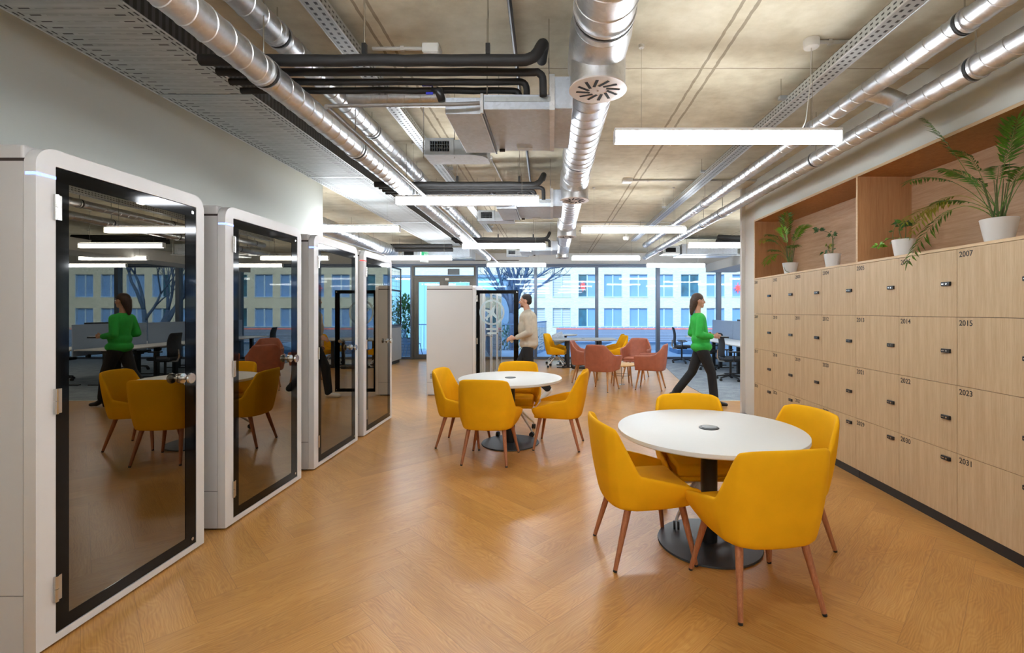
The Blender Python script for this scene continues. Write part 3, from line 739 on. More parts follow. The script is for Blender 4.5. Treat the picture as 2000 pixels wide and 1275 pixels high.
# pendant lights
LZ = EYE+1.16
def make_lamp():
    t = thing('pendant_light', 'x', 'light', (0,0,LZ))
    MB().box(-.745,.745,-.034,.034,-.042,.028).build('diffuser', M['tube'], t, mods=[BV(.004,1)])
    MB().box(-.748,.748,-.036,.036,.028,.046).build('housing', M['lamp_body'], t)
    MB().box(-.73,.73,-.022,.022,.046,.050).build('ceiling_fill_strip', M['ceiling_fill'], t)  # glowing strip added on the housing top to light the ceiling
    for s in (-1, 1):
        MB().box(s*.745,s*.752,-.037,.037,-.044,.046).build('end_cap', M['lamp_body'], t)
        MB().cyl((s*.57,0,.046),(s*.57,0,CZ-LZ),.0018,n=5).build('suspension_cable', M['steel'], t)
        MB().lathe([(.018,CZ-LZ-.02),(.02,CZ-LZ)],12,(s*.57,0,0)).build('ceiling_cup', M['whiteplastic'], t)
    return t
LAMPS = [
 (1.17,3.14,'nearest white linear pendant light, hanging over the front round table'),
 (1.18,6.76,'white linear pendant light second behind the nearest one, right of the big duct'),
 (1.20,10.4,'white linear pendant light far back, just right of the big duct end'),
 (-.88,4.95,'long white linear pendant light left of the big duct, over the second round table'),
 (-.85,8.47,'white linear pendant light left of the duct, second in its column'),
 (-.89,12.0,'small distant white pendant light left of centre, nearest the windows'),
 (3.18,8.38,'white linear pendant light partly hidden by the partition edge'),
 (3.19,12.1,'distant white linear pendant light right of centre by the windows'),
 (-2.90,6.68,'white linear pendant light beside the left wall corner above the booths'),
 (-2.94,10.4,'white linear pendant light above the farthest left booth'),
 (5.2,6.98+.0,'white pendant light over the open office behind the partition, near column'),
 (5.2,10.4,'white pendant light over the open office, middle row'),
 (7.2,8.4,'white pendant light over the open office, right column near'),
 (7.2,12.1,'white pendant light over the open office, right column far'),
 (9.2,10.4,'white pendant light over the open office, rightmost'),
 (-.88,1.35,'white pendant light above the camera position, left'),
 (1.17,-.5,'white pendant light behind the camera position, right'),
 (-.88,-2.1,'white pendant light behind the camera position, left'),
 (-4.95,8.4,'white pendant light in the far left bay, near row'),
 (-4.95,12.0,'white pendant light in the far left bay, window row'),
]
lamp0 = make_lamp()
for i, (x, y, lab) in enumerate(LAMPS):
    if i == 0: lamp0.location = (x,y,LZ); lamp0['label'] = lab; lamp0['group'] = 'linear pendant lights in staggered rows'
    else: dup(lamp0, (x,y,LZ), label=lab)
# ------------------------------------------------------------------ ceiling services
def spiral_tube(m, X, Z, y0, y1, r, pitch=.14, n=28, ridge=.0035, axis='y'):
    rows = [(0,0),(.90,0),(.925,1),(.965,1),(.985,0)]; nr = len(rows); K = int((y1-y0)/pitch)
    ring = []
    def P(th, y, rr):
        if axis == 'y': return (X+rr*math.cos(th), y, Z+rr*math.sin(th))
        return (y, X+rr*math.cos(th), Z+rr*math.sin(th))
    for k in range(K+1):
        for f, h in rows:
            ring.append([m.bm.verts.new(P(-2*PI*j/n, min(y0+pitch*(k+f+j/n), y1+.0), r+ridge*h)) for j in range(n)])
    for i in range(len(ring)-1):
        for j in range(n-1):
            m.bm.faces.new((ring[i][j], ring[i][j+1], ring[i+1][j+1], ring[i+1][j]))
        if i+nr+1 < len(ring):
            m.bm.faces.new((ring[i+nr][0], ring[i+nr+1][0], ring[i+1][n-1], ring[i][n-1]))
    # plain end sleeves
    for a, b in ((y0-.02, y0+pitch*1.3), (y1-.08, y1+.02)):
        m.tube([P(0,a,0), P(0,b,0)], r+.0015, n)
def clampring(parent, X, Z, y, r, org, axis='y', rod=True, n=28):
    m = MB()
    for dy in (-.022, .022):
        m.lathe([(r+.002,dy-.009),(r+.008,dy-.009),(r+.008,dy+.009),(r+.002,dy+.009)], n, (X,y,Z) if axis == 'y' else (y,X,Z), axis)
    o = m.build('pipe_clamp', M['galv'], parent, org=org, smooth='auto')
    MB().lathe([(r+.001,-.008),(r+.005,-.008),(r+.005,.008),(r+.001,.008)], n, (X,y,Z) if axis == 'y' else (y,X,Z), axis).build('rubber_gasket', M['rubber'], o, org=org, smooth=True)
    if rod:
        q = (X,y) if axis == 'y' else (y,X)
        MB().cyl((q[0],q[1],Z+r+.006),(q[0],q[1],CZ),.004,n=6).build('hanger_rod', M['steel'], parent, org=org)
def duct(name, lab, X, Z, y0, y1, r, clamps, pitch=.14, mat='galv', rod=True):
    org = (X, y0, Z); t = thing(name, lab, 'duct', org)
    m = MB(); spiral_tube(m, X, Z, y0, y1, r, pitch); m.build('duct_pipe', M[mat], t, org=org, smooth='auto')
    for c in clamps: clampring(t, X, Z, c, r, org, rod=rod)
    return t, org
E = EYE
duct('spiral_duct', 'bright spiral steel duct running beside the wide slotted cable tray', -1.54, E+1.275, -2.6, 11.4, .075, (1.25,2.52,3.7,5.0,6.3,7.7,9.2,10.7), .12)
duct('spiral_duct', 'spiral steel duct passing behind the black pipe bundle on the left', -1.60, E+1.61, -2.6, 10.4, .070, (2.0,2.75,4.2,5.6,7.2,8.9,10.2), .12)
tD, oD = duct('spiral_duct', 'upper thin spiral steel duct on the right above the locker wall', 2.15, E+1.50, -2.6, 10.8, .058, (2.45,3.9,6.6,8.2,9.4,10.5), .13)
# stub branch on the upper right duct
MB().tube([(2.15,3.22,E+1.50),(2.30,3.22,E+1.46),(2.40,3.20,E+1.40)], [.056,.056,.056], 20).build('branch_stub', M['galv'], tD, org=oD, smooth='auto')
MB().tube([(2.395,3.20,E+1.405),(2.425,3.195,E+1.38)], [.060,.060], 20).build('branch_cap', M['galv_dull'], tD, org=oD, smooth='auto')
duct('spiral_duct', 'lower spiral steel duct on the right nearest the locker wall', 2.36, E+1.35, -2.6, 11.9, .063, (1.35,2.62,4.2,6.5,7.3,8.6,10.3,11.6), .13)
duct('spiral_duct', 'spiral steel duct in the left bay above the farthest booth', -3.78, E+1.40, 6.8, 11.2, .14, (7.2,8.9,10.0), .14)

# the big centre duct with swirl diffusers
tB, oB = duct('main_air_duct', 'large central spiral steel duct with round swirl diffusers under it', .265, E+1.50, -2.6, 12.1, .150, (2.35,4.55,7.4,10.0), .145)
for dy in (2.72, 5.45, 8.15, 11.40):
    m = MB(); m.lathe([(.151,-.30),(.166,-.22),(.166,.19),(.151,.24)], 32, (.265,dy,E+1.50), 'y')
    sl = m.build('diffuser_sleeve', M['galv'], tB, org=oB, smooth='auto')
    x0 = .268
    MB().lathe([(.158,.0),(.158,.20)], 32, (x0,dy,E+1.279)).build('diffuser_neck', M['galv'], sl, org=oB, smooth='auto')
    pl = MB(); R = .166; S = 12; NN = 72
    # solid swirl plate; slot shade comes from dark strips laid on it
    c = Vector((x0,dy,E+1.270))
    pl.lathe([(R,0),(R,.008)], 64, tuple(c))
    po = pl.build('diffuser_plate', M['plate'], tB, org=oB, smooth='auto')
    sm = MB()
    for k in range(S):
        a = 2*PI*k/S; ca, sa = math.cos(a), math.sin(a)
        base = Vector((ca,sa,0)); tg = Vector((-sa,ca,0)); d = (base*.80+tg*.62).normalized(); nrm = Vector((-d.y,d.x,0))
        p = c+base*.052; q = p+d*.080; hw = .0085
        sm.poly([p-nrm*hw+Vector((0,0,-.0015)), q-nrm*hw+Vector((0,0,-.0015)), q+nrm*hw+Vector((0,0,-.0015)), p+nrm*hw+Vector((0,0,-.0015))], (0,0,.004))
    sm.build('swirl_slot_shade', M['dark'], po, org=oB)
    MB().lathe([(.006,-.003),(.006,.002)], 10, tuple(c)).build('centre_screw', M['steel'], po, org=oB)

# cable trays
def tray(name, lab, x0, x1, z, h, y0, y1, mats, joints=(), bars=True):
    org = ((x0+x1)/2, 0, z); t = thing(name, lab, 'cable tray', org)
    MB().box(x0,x1,y0,y1,z,z+.002).build('tray_base', M[mats[0]], t, org=org)
    for s, x in ((0,x0),(1,x1)):
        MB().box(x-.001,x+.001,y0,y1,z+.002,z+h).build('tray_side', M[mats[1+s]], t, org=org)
        MB().box(x-.004,x+.004,y0,y1,z-.002,z+.002).build('tray_lip', M['galv'], t, org=org)
    for y in joints:
        MB().box(x0-.002,x1+.002,y-.02,y+.02,z-.004,z-.001).build('joint_strip', M['galv_dull'], t, org=org)
    y = y0+.8
    while y < y1 and bars:
        m = MB().box(x0-.05,x1+.05,y-.02,y+.02,z+h-.012,z+h+.012)
        b = m.build('support_bar', M['galv_dull'], t, org=org)
        for x in (x0-.035, x1+.035): MB().cyl((x,y,z+h),(x,y,CZ),.004,n=6).build('hanger_rod', M['steel'], b, org=org)
        y += 1.9
    return t
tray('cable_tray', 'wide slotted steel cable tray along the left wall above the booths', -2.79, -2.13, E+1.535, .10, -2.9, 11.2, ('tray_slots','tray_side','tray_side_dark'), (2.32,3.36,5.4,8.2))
tray('cable_tray', 'narrow perforated steel cable tray left of the air handling unit', -1.30, -1.20, E+1.60, .062, -2.9, 9.6, ('tray_side','tray_side','tray_side'))
tray('cable_tray', 'narrow perforated steel cable tray on the right of the ceiling', 1.79, 1.90, E+1.56, .065, -2.9, 10.6, ('tray_side','tray_side','tray_side'))
# conduits on the concrete
def tubething(name, lab, cat, pts, r, mat, clips=(), n=8, org=None):
    org = tuple(org or pts[0]); t = thing(name, lab, cat, org)
    MB().tube(pts, r, n).build('pipe', M[mat], t, org=org, smooth='auto')
    for c in clips:
        MB().box(c[0]-.012,c[0]+.012,c[1]-.012,c[1]+.012,c[2]-r-.004,CZ).build('pipe_clip', M[mat], t, org=org)
    return t
cz = CZ-.014
tubething('black_pipe', 'thin black pipe along the ceiling right of the pipe bundle', 'pipe', [(-.17,-2.5,CZ-.03),(-.27,5.2,CZ-.03),(-.30,7.9,CZ-.03),(.35,7.95,CZ-.03)], .014, 'black', [(-.20,1,CZ-.03),(-.255,4,CZ-.03)])
tubething('cable_conduit', 'pale conduit from the lamp canopy to the right cable tray', 'conduit', [(1.72,3.08,cz),(1.95,3.08,cz)], .012, 'conduit', [(1.82,3.08,cz)])
tubething('cable_conduit', 'pale conduit crossing the ceiling right of the central duct', 'conduit', [(1.06,6.35,cz),(2.9,6.35,cz)], .012, 'conduit', [(1.3,6.35,cz),(2.1,6.35,cz)])
tubething('cable_conduit', 'pale conduit meeting the small white box behind the pipe bundle', 'conduit', [(-1.2,3.16,cz),(-.83,3.16,cz)], .012, 'conduit', [(-1.0,3.16,cz)])
tubething('cable_conduit', 'pale conduit running deep along the ceiling by the air unit', 'conduit', [(-.72,4.7,cz),(-.66,6.6,cz)], .010, 'conduit', [(-.69,5.4,cz)])
tubething('cable_conduit', 'pale conduit crossing left of the second ceiling box', 'conduit', [(-1.25,5.05,cz),(-.78,5.05,cz)], .012, 'conduit', [(-1.0,5.05,cz)])
tubething('cable_conduit', 'pale conduit crossing the far ceiling before the window header', 'conduit', [(-1.1,9.4,cz),(2.6,9.4,cz)], .014, 'conduit', [(0,9.4,cz),(1.5,9.4,cz)])
tubething('header_pipe', 'thin dark pipe along the white header above the terrace door', 'pipe', [(-6.9,GY-.15,E+1.535),(-1.0,GY-.15,E+1.535)], .016, 'greypipe', n=8)
def box_thing(name, lab, cat, x, y, s, h, mat='whiteplastic'):
    t = thing(name, lab, cat, (x,y,CZ-h), group='boxes on the concrete ceiling')
    MB().box(x-s/2,x+s/2,y-s/2,y+s/2,CZ-h,CZ).build('box_body', M[mat], t, org=(x,y,CZ-h), mods=[BV(.006)])
    MB().box(x-s/2+.01,x+s/2-.01,y-s/2+.01,y+s/2-.01,CZ-h-.006,CZ-h).build('box_lid', M[mat], t, org=(x,y,CZ-h))
box_thing('junction_box', 'white junction box on the ceiling behind the black pipes', 'junction box', -.80, 3.16, .11, .06)
box_thing('junction_box', 'white junction box on the ceiling behind the grille box', 'junction box', -.72, 5.05, .11, .06)
box_thing('junction_box', 'flat white sensor box on the ceiling right of the central duct', 'sensor', 1.02, 6.35, .13, .04)
box_thing('junction_box', 'small white box at the far end of the right cable tray', 'junction box', 1.95, 10.4, .14, .1)
tS = thing('pendant_canopy', 'round white canopy on the ceiling above the nearest pendant light', 'detector', (1.70,3.08,CZ))  # ceiling canopy of the nearest pendant, with its cord
MB().lathe([(.044,-.052),(.048,-.045),(.050,0)],28,(1.70,3.08,CZ)).build('canopy', M['whiteplastic'], tS, org=(1.70,3.08,CZ), smooth='auto')
MB().tube([(1.70,3.08,CZ-.05),(1.702,3.1,CZ-.3),(1.69,3.13,LZ+.1),(1.67,3.14,LZ+.048)],.003,6).build('power_cord', M['conduit'], tS, org=(1.70,3.08,CZ))
tS = thing('motion_sensor', 'small round white sensor far back on the ceiling', 'sensor', (1.73,10.9,CZ))
MB().lathe([(.05,-.14),(.075,-.11),(.075,-.06),(.03,-.05),(.03,0)],20,(1.73,10.9,CZ)).build('sensor_body', M['whiteplastic'], tS, org=(1.73,10.9,CZ), smooth='auto')

# black insulated pipe bundle
def bend(pts, r=.08, k=5):
    pts = [Vector(p) for p in pts]; out = [pts[0]]
    for a, b, c in zip(pts[:-2], pts[1:-1], pts[2:]):
        u = (a-b).normalized(); v = (c-b).normalized(); q = min(r, (a-b).length*.49, (c-b).length*.49)
        p0, p2 = b+u*q, b+v*q
        for i in range(k+1):
            s = i/k; out.append(p0*(1-s)**2 + b*2*s*(1-s) + p2*s*s)
    out.append(pts[-1]); return out
def pipes(lab, Y, xl, xr, zs, rs, yend, seed):
    org = (xl, Y, zs[0])
    for i, (z, r) in enumerate(zip(zs, rs)):
        lb = lab % ('topmost', 'second from the top', 'third from the top', 'lowest')[i]
        y = Y+(0,.13,.24,.345)[i]
        if i == 0: pts = bend([(xl,y,z),(xr-.04,y,z+.0),(xr+.02,y+.03,z+.13),(xr-.0,y+.25,z+.13)], .07)
        elif i == 1: pts = bend([(xl,y,z),(xr+.01,y,z),(xr+.012,y+.01,z-.135)], .05)
        elif i == 2: pts = bend([(xl,y,z),(xr-.09,y,z),(xr-.09,y+.0,z-.105)], .05)
        else: pts = bend([(xl,y,z),(xr-.14,y,z),(xr-.14,y+.0,z-.10)], .05)
        # slight waviness of the foam
        rnd2 = random.Random(seed+i)
        fine = []
        for a, b in zip(pts[:-1], pts[1:]):
            nn = max(1, int((b-a).length/.12))
            for q in range(nn): fine.append(a.lerp(b, q/nn)+Vector((0, rnd2.uniform(-.002,.002), rnd2.uniform(-.0025,.0025))))
        fine.append(pts[-1])
        t = thing('insulated_pipe', lb, 'pipe', (xl,y,z), group='black insulated pipes')
        MB().tube(fine, r, 14).build('foam_sleeve', M['foam'], t, org=(xl,y,z), smooth='auto')
        if i == 0:
            for x in (-1.04, -.353):
                if xl < x < xr:
                    MB().cyl((x,y,z+r),(x,y,CZ),.005,n=6).build('hanger_rod', M['steel'], t, org=(xl,y,z))
                    MB().box(x-.012,x+.012,y-.012,y+.012,z+r,z+r+.06).build('rod_bracket', M['black'], t, org=(xl,y,z))
pipes('black foam insulated pipe in the front bundle, %s', 2.62, -1.95, -.06, [E+1.392,E+1.392,E+1.388,E+1.385], [.031,.022,.020,.020], 2.85, 1)
pipes('black foam insulated pipe in the second bundle, %s', 5.20, -1.95, -.10, [E+1.392,E+1.392,E+1.388,E+1.385], [.031,.022,.020,.020], 5.5, 10)
pipes('black foam insulated pipe in the farthest bundle, %s', 9.2, -1.95, -.05, [E+1.40,E+1.395,E+1.39,E+1.385], [.031,.026,.022,.020], 9.5, 20)
def valve(x, y, z, lab):
    t = thing('shutoff_valve', lab, 'valve', (x,y,z))
    MB().tube([(x,y,z),(x+.04,y,z-.01),(x+.06,y,z-.07)],[.026,.028,.024],12).build('valve_body', M['black'], t, org=(x,y,z), smooth=True)
    MB().box(x-.055,x+.015,y-.045,y-.035,z+.0,z+.018).box(x-.03,x+.015,y-.045,y-.035,z-.05,z-.035).build('valve_handle', M['blueplastic'], t, org=(x,y,z), mods=[BV(.004)])
    MB().box(x+.015,x+.035,y-.046,y-.036,z-.004,z+.014).build('valve_label', M['whiteplastic'], t, org=(x,y,z))
valve(-.74, 2.93, E+1.375, 'blue handled valve on the front black pipe bundle')
valve(-.72, 5.50, E+1.375, 'blue handled valve on the second black pipe bundle')
# grey condensate pipes
tubething('drain_pipe', 'grey plastic drain pipe crossing below the front air unit', 'pipe', [(-1.30,2.74,E+1.19),(-.57,2.74,E+1.20),(-.42,2.76,E+1.215)], .011, 'greypipe', n=10)
tubething('drain_pipe', 'grey plastic drain pipe crossing below the second air unit', 'pipe', [(-1.31,5.35,E+1.19),(-.45,5.35,E+1.20)], .012, 'greypipe', n=10)
tubething('drain_pipe', 'long grey pipe running between the two left spiral ducts', 'pipe', [(-1.31,2.74,E+1.185),(-1.31,7.5,E+1.185),(-1.31,11.6,E+1.175)], .016, 'greypipe', n=10)
# branch duct behind the bundle
tb = thing('branch_duct', 'horizontal spiral steel duct crossing behind the black pipe bundle', 'duct', (-1.5,3.55,E+1.60))
m = MB(); spiral_tube(m, 3.55, E+1.60, -1.50, -.80, .062, .12, axis='x'); m.build('duct_pipe', M['galv'], tb, org=(-1.5,3.55,E+1.60), smooth='auto')

# fan coil units
def fcu(y0, lab, z0=EYE+1.20, dy=.73):
    x0 = 0.0; org = (-.2,y0,z0); t = thing('air_handling_unit', lab, 'air unit', org, group='ceiling air handling units')
    zt = z0+.09
    MB().box(-.405,0,y0,y0+dy,z0,zt).build('unit_casing', M['galv_panel'], t, org=org, mods=[BV(.004)])
    MB().box(-.40,-.005,y0-.006,y0,z0+.045,z0+.075).build('casing_flange', M['galv_dull'], t, org=org)
    MB().box(-.64,-.425,y0+.03,y0+dy,z0-.015,z0+.085).build('outlet_box', M['galv_panel'], t, org=org, mods=[BV(.004)])
    MB().box(-.424,-.407,y0,y0+dy+.015,z0-.02,z0+.095).build('flange_rail', M['galv'], t, org=org)
    MB().box(-.415,-.406,y0+.02,y0+dy,z0-.024,z0-.020).build('seal_strip', M['black'], t, org=org)
    MB().box(.005,.128,y0+.005,y0+dy-.03,z0+.008,z0+.20).build('inlet_duct', M['galv_panel'], t, org=org, mods=[BV(.004)])
    MB().box(-.012,.02,y0-.005,y0+dy,z0-.004,z0+.21).build('inlet_flange', M['galv'], t, org=org)
    MB().box(-.25,-.14,y0+dy-.07,y0+dy-.02,z0-.003,z0).build('rating_plate', M['conduit'], t, org=org)
    MB().tube([(-.385,y0+dy-.04,z0-.010),(-.345,y0+dy-.04,z0-.010)],.011,8).build('drain_spigot', M['black'], t, org=org)
    gy = y0+.83; gx0, gx1 = -.98, -.755
    bo = MB().ringpoly([(gx0,gy,z0),(gx1,gy,z0),(gx1,gy,z0+.135),(gx0,gy,z0+.135)], [(gx0+.04,gy,z0+.03),(gx1-.035,gy,z0+.03),(gx1-.035,gy,z0+.112),(gx0+.04,gy,z0+.112)], (0,.20,0)).build('grille_box', M['galv_dull'], t, org=org)
    g = MB(); w_ = gx1-gx0-.075
    for i in range(9): g.box(gx0+.04+i*w_/8-.0025, gx0+.04+i*w_/8+.0025, gy+.004,gy+.03,z0+.03,z0+.112)
    for i in range(4): g.box(gx0+.04,gx1-.035,gy+.002,gy+.010,z0+.03+i*.0273-.002,z0+.03+i*.0273+.002)
    g.build('grille', M['lid'], bo, org=org)
    MB().box(gx0+.04,gx1-.035,gy+.10,gy+.11,z0+.03,z0+.112).build('grille_back', M['dark'], bo, org=org)
    MB().poly([(gx0,gy-.03,z0-.004),(gx0+.38,gy-.03,z0-.004),(gx0+.45,gy,z0-.004),(gx0+.48,gy+.06,z0-.004),(gx0+.48,gy+.2,z0-.004),(gx0,gy+.2,z0-.004)], (0,0,-.004)).build('grille_base_plate', M['galv_panel'], t, org=org)
    MB().box(gx1+.002,-.50,gy,gy+.20,z0,z0+.12).build('transfer_duct', M['galv_dull'], t, org=org)
    for hx in (-.39,-.015):
        for hy in (y0+.05,y0+dy-.05): MB().cyl((hx,hy,zt),(hx,hy,CZ),.004,n=6).build('hanger_rod', M['steel'], t, org=org)
    for hx in (gx0-.01,gx1+.005): MB().cyl((hx,gy+.01,z0-.02),(hx,gy+.01,CZ),.004,n=6).build('hanger_rod', M['steel'], t, org=org)
fcu(2.81, 'galvanised steel air handling unit nearest the camera, left of the central duct')
fcu(5.44, 'galvanised steel air handling unit second from the camera')
fcu(9.45, 'galvanised steel air handling unit farthest back left of the central duct')
# right bay unit
def bay_unit(x, y, lab, s=1):
    org = (x,y,E+1.30); t = thing('air_handling_unit', lab, 'air unit', org, group='ceiling air handling units')
    MB().box(x,x+1.3,y,y+.8,E+1.32,E+1.56).build('unit_casing', M['galv_panel'], t, org=org, mods=[BV(.004)])
    MB().box(x-.42,x-.02,y+.1,y+.5,E+1.34,E+1.52).build('outlet_box', M['galv_dull'], t, org=org)
    MB().box(x-.36,x-.12,y+.09,y+.1,E+1.38,E+1.48).build('grille', M['dark'], t, org=org)
    MB().box(x-.45,x+1.35,y-.05,y-.02,E+1.28,E+1.30).build('support_bar', M['galv_dull'], t, org=org)
    for hx in (x-.43,x+.1,x+1.3): MB().cyl((hx,y-.035,E+1.29),(hx,y-.035,CZ),.005,n=6).build('hanger_rod', M['steel'], t, org=org)
bay_unit(3.05, 11.0, 'galvanised steel air handling unit in the right bay by the partition')
bay_unit(-3.3, 11.6, 'galvanised steel air handling unit in the left bay above the door')
for i, (z, nm) in enumerate(((E+1.50,'upper'),(E+1.42,'lower'))):
    tubething('insulated_pipe', 'thick black insulated pipe in the left bay, %s of two' % nm, 'pipe', bend([(-4.1,11.1+.1*i,z+.1),(-3.9,10.9+.1*i,z),(-2.3,10.9+.1*i,z)],.1), .045, 'foam', n=12)
    tubething('insulated_pipe', 'black insulated pipe beside the partition in the right bay, %s of two' % nm, 'pipe', bend([(3.4,9.6+.1*i,z+.0),(3.6,9.4+.1*i,z-.05),(5.0,9.3+.1*i,z-.05)],.1), .05, 'foam', n=12)
# exit sign
tX = thing('exit_sign', 'small green and white running man sign hanging over the terrace door', 'sign', (-3.05,11.3,E+1.16))
o_ = (-3.05,11.3,E+1.16)
Rz = Matrix.Rotation(math.radians(62), 3, 'Z')
def rb(m, x0, x1, y0, y1, z0, z1):
    n0 = len(m.bm.verts); m.box(x0,x1,y0,y1,z0,z1); m.bm.verts.ensure_lookup_table()
    for v in m.bm.verts[n0:]: v.co = Rz @ v.co + Vector(o_)
    return m
rb(MB(), -.13,.13,-.015,.015,0,.26).build('sign_body', M['sign_white'], tX, org=o_)
gp = rb(MB(), -.11,.11,-.02,-.015,.09,.24).build('green_panel', M['green_sign'], tX, org=o_)
mm = rb(MB(), -.02,.02,-.024,-.02,.13,.20); rb(mm, -.03,-.005,-.024,-.02,.10,.14); rb(mm, .01,.03,-.024,-.02,.10,.14); rb(mm, -.01,.015,-.024,-.02,.205,.225); rb(mm, .05,.09,-.024,-.02,.11,.22)
mm.build('running_figure', M['sign_white'], gp, org=o_)
for s in (-.1,.1):
    p = Rz @ Vector((s,0,0)); MB().cyl((o_[0]+p.x,o_[1]+p.y,o_[2]+.26),(o_[0]+p.x,o_[1]+p.y,CZ),.004,n=6).build('hanger_rod', M['steel'], tX, org=o_)
# ------------------------------------------------------------------ phone booths (front faces +X, local y = width from the near side)
FX = -2.2275
def booth(name, lab, X, Y, W, H, DP, led='blue_led', opened=False, vent=False, group=None, decal=False):
    t = thing(name, lab, 'phone booth', (X, Y, 0), group=group)
    kz = .265*H/2.217; fr = .053
    x1, x0 = -fr-.003, -DP
    # carcass: two sides, back, roof, floor, built as one hollow body with panel joints
    MB().box(x0,x1,0,.055,kz+.002,H-.075).build('side_panel', M['booth_side'], t)
    MB().box(x0,x1,W-.055,W,kz+.002,H-.075).build('side_panel', M['booth_side'], t)
    MB().box(x0,x1,0,.055,.012,kz-.002).build('kick_panel', M['booth_side'], t)
    MB().box(x0,x1,W-.055,W,.012,kz-.002).build('kick_panel', M['booth_side'], t)
    MB().box(x0+.002,x1-.002,.004,W-.004,H-.071,H).build('roof_panel', M['booth_side'], t, mods=[BV(.012,3)])
    MB().box(x0,x0+.05,.056,W-.056,.012,H-.075).build('back_panel', M['booth_in'], t)
    MB().box(x0+.05,x1-.01,.056,W-.056,.03,.05).build('booth_floor', M['booth_floor'], t)
    MB().box(x0+.004,x1+.004,.004,.05,.02,H-.06).box(x0+.004,x1+.004,W-.05,W-.004,.02,H-.06).build('joint_core', M['groove'], t)
    MB().box(x0+.05,x1-.06,.055,.062,.05,H-.08).box(x0+.05,x1-.06,W-.062,W-.055,.05,H-.08).build('felt_lining', M['booth_in'], t)
    MB().box(x0+.02,x1-.02,.02,W-.02,0,.012).build('base_feet', M['black'], t)
    # front frame with rounded corners
    o2 = toprr(0, W, .012, H, .085 if H > 2 else .05, 8); n = len(o2)
    i2 = rrect(.082, W-.064, .046, H-.075, .004, 8)
    fo = MB().ringpoly([(-fr,a,b) for a, b in o2], [(-fr,a,b) for a, b in i2], (fr,0,0)).build('front_frame', M['booth'], t, mods=[('BEVEL', dict(width=.006, segments=2, limit_method='ANGLE', angle_limit=math.radians(60)))], smooth='auto')
    MB().ringpoly([(-.07,a,b) for a, b in rrect(.07,W-.06,.05,H-.07,.004,2)], [(-.07,a,b) for a, b in rrect(.135,W-.14,.11,H-.135,.004,2)], (.012,0,0)).build('inner_trim', M['booth_edge'], t)
    zl = H-.127*H/2.217
    if led:
        MB().box(-.045,.0015,-.0015,.02,zl-.006,zl+.006).box(-.01,.0015,.0,.082,zl-.006,zl+.006).build('status_light', M[led], t)
    # door leaf, hinged at the near side
    a, b, z0, z1 = .084, W-.066, .050, H-.079
    hinge = (0.0, a, 0)
    d = MB().ringpoly([(-.012,p,q) for p, q in ((a,z0),(b,z0),(b,z1),(a,z1))], [(-.012,p,q) for p, q in ((a+.058,z0+.058),(b-.085,z0+.058),(b-.085,z1-.062),(a+.058,z1-.062))], (.010,0,0)).build('door', M['printed'], t)
    gl = MB().box(-.0105,-.0035,a+.058,b-.085,z0+.058,z1-.062).build('door_glass', M['booth_glass' if not opened else 'clear_glass'], d)
    for hz in (.25*H/2.217, 1.09*H/2.217, 1.96*H/2.217):
        MB().cyl((.004,a-.004,hz-.057),(.004,a-.004,hz-.001),.0095,n=12).cyl((.004,a-.004,hz+.001),(.004,a-.004,hz+.057),.0095,n=12).box(-.002,.003,a-.004,a+.022,hz-.055,hz+.055).build('hinge', M['steel'], d)
    hz = 1.09*H/2.217; hy = b-.115
    h = MB().lathe([(.030,.0),(.030,.010),(.010,.012),(.010,.045),(.030,.048),(.033,.056),(.030,.064)], 24, (-.002,hy,hz), 'x')
    h.build('door_knob', M['steel'], d, smooth='auto')
    MB().tube([(-.06,hy,hz),(-.012,hy,hz)],.010,10).lathe([(.03,0),(.03,.008)],20,(-.07,hy,hz),'x').build('inner_knob', M['steel'], d, smooth='auto')
    MB().lathe([(.010,0),(.010,.003)],14,(-.002,b-.03,z1-.035),'x').lathe([(.010,0),(.010,.003)],14,(-.002,b-.03,z0+.035),'x').build('door_stop', M['steel'], d)
    if vent:
        m = MB()
        for k in range(7): m.box(x0+.06,x0+.16,-.0015,.002,.30+k*.013,.306+k*.013)
        m.build('vent_slots', M['black'], t)
    if decal:
        # white bulb outline with a plane shape, on the outer glass face
        cyy, czz, R = (a+b)/2-.10, 1.47, .225
        m = MB(); nn = 40
        m.ringpoly([(.0015,cyy+R*math.cos(2*PI*i/nn),czz+R*1.02*math.sin(2*PI*i/nn)) for i in range(nn)], [(.0015,cyy+(R-.034)*math.cos(2*PI*i/nn),czz+(R-.034)*1.02*math.sin(2*PI*i/nn)) for i in range(nn)], (.0015,0,0))
        for zc, hw in ((czz-.30,.105),(czz-.375,.085)):
            m.poly([(.0015,cyy+p,zc+q) for p, q in rrect(-hw,hw,-.018,.018,.017,5)], (.0015,0,0))
        star_pts = [(-.13,.055),(-.02,.035),(.045,.13),(.06,.13),(.04,.0),(.10,-.10),(.08,-.115),(.0,-.045),(-.075,-.11),(-.07,-.14),(-.10,-.145),(-.125,-.085),(-.10,-.08),(-.045,-.02),(-.135,.035)]
        m.poly([(.0015,cyy+p,czz+q) for p, q in star_pts], (.0015,0,0))
        m.build('bulb_decal', M['decal'], d)
    if opened:
        d.location = (.006, a, 0); d.rotation_euler = (0,0,-PI/2)
        for o in [d]+kids(d):
            if o is d:
                for v in o.data.vertices: v.co.y -= a
            else: o.location = (0,-a,0)
    return t
labs = ['white phone booth nearest the camera with dark glass door, cut by the left frame edge',
        'white phone booth second from the camera, between the nearest and third booths',
        'white phone booth third from the camera, its blue light beside the wall corner',
        'farthest white phone booth of the left row, showing a red status light']
for i, y in enumerate((2.035, 3.217, 4.420, 5.587)):
    booth('phone_booth', labs[i], FX, y, (.985,.978,.995,.985)[i], 2.222, .93, 'red_led' if i == 3 else 'blue_led', group='tall booths along the left wall')
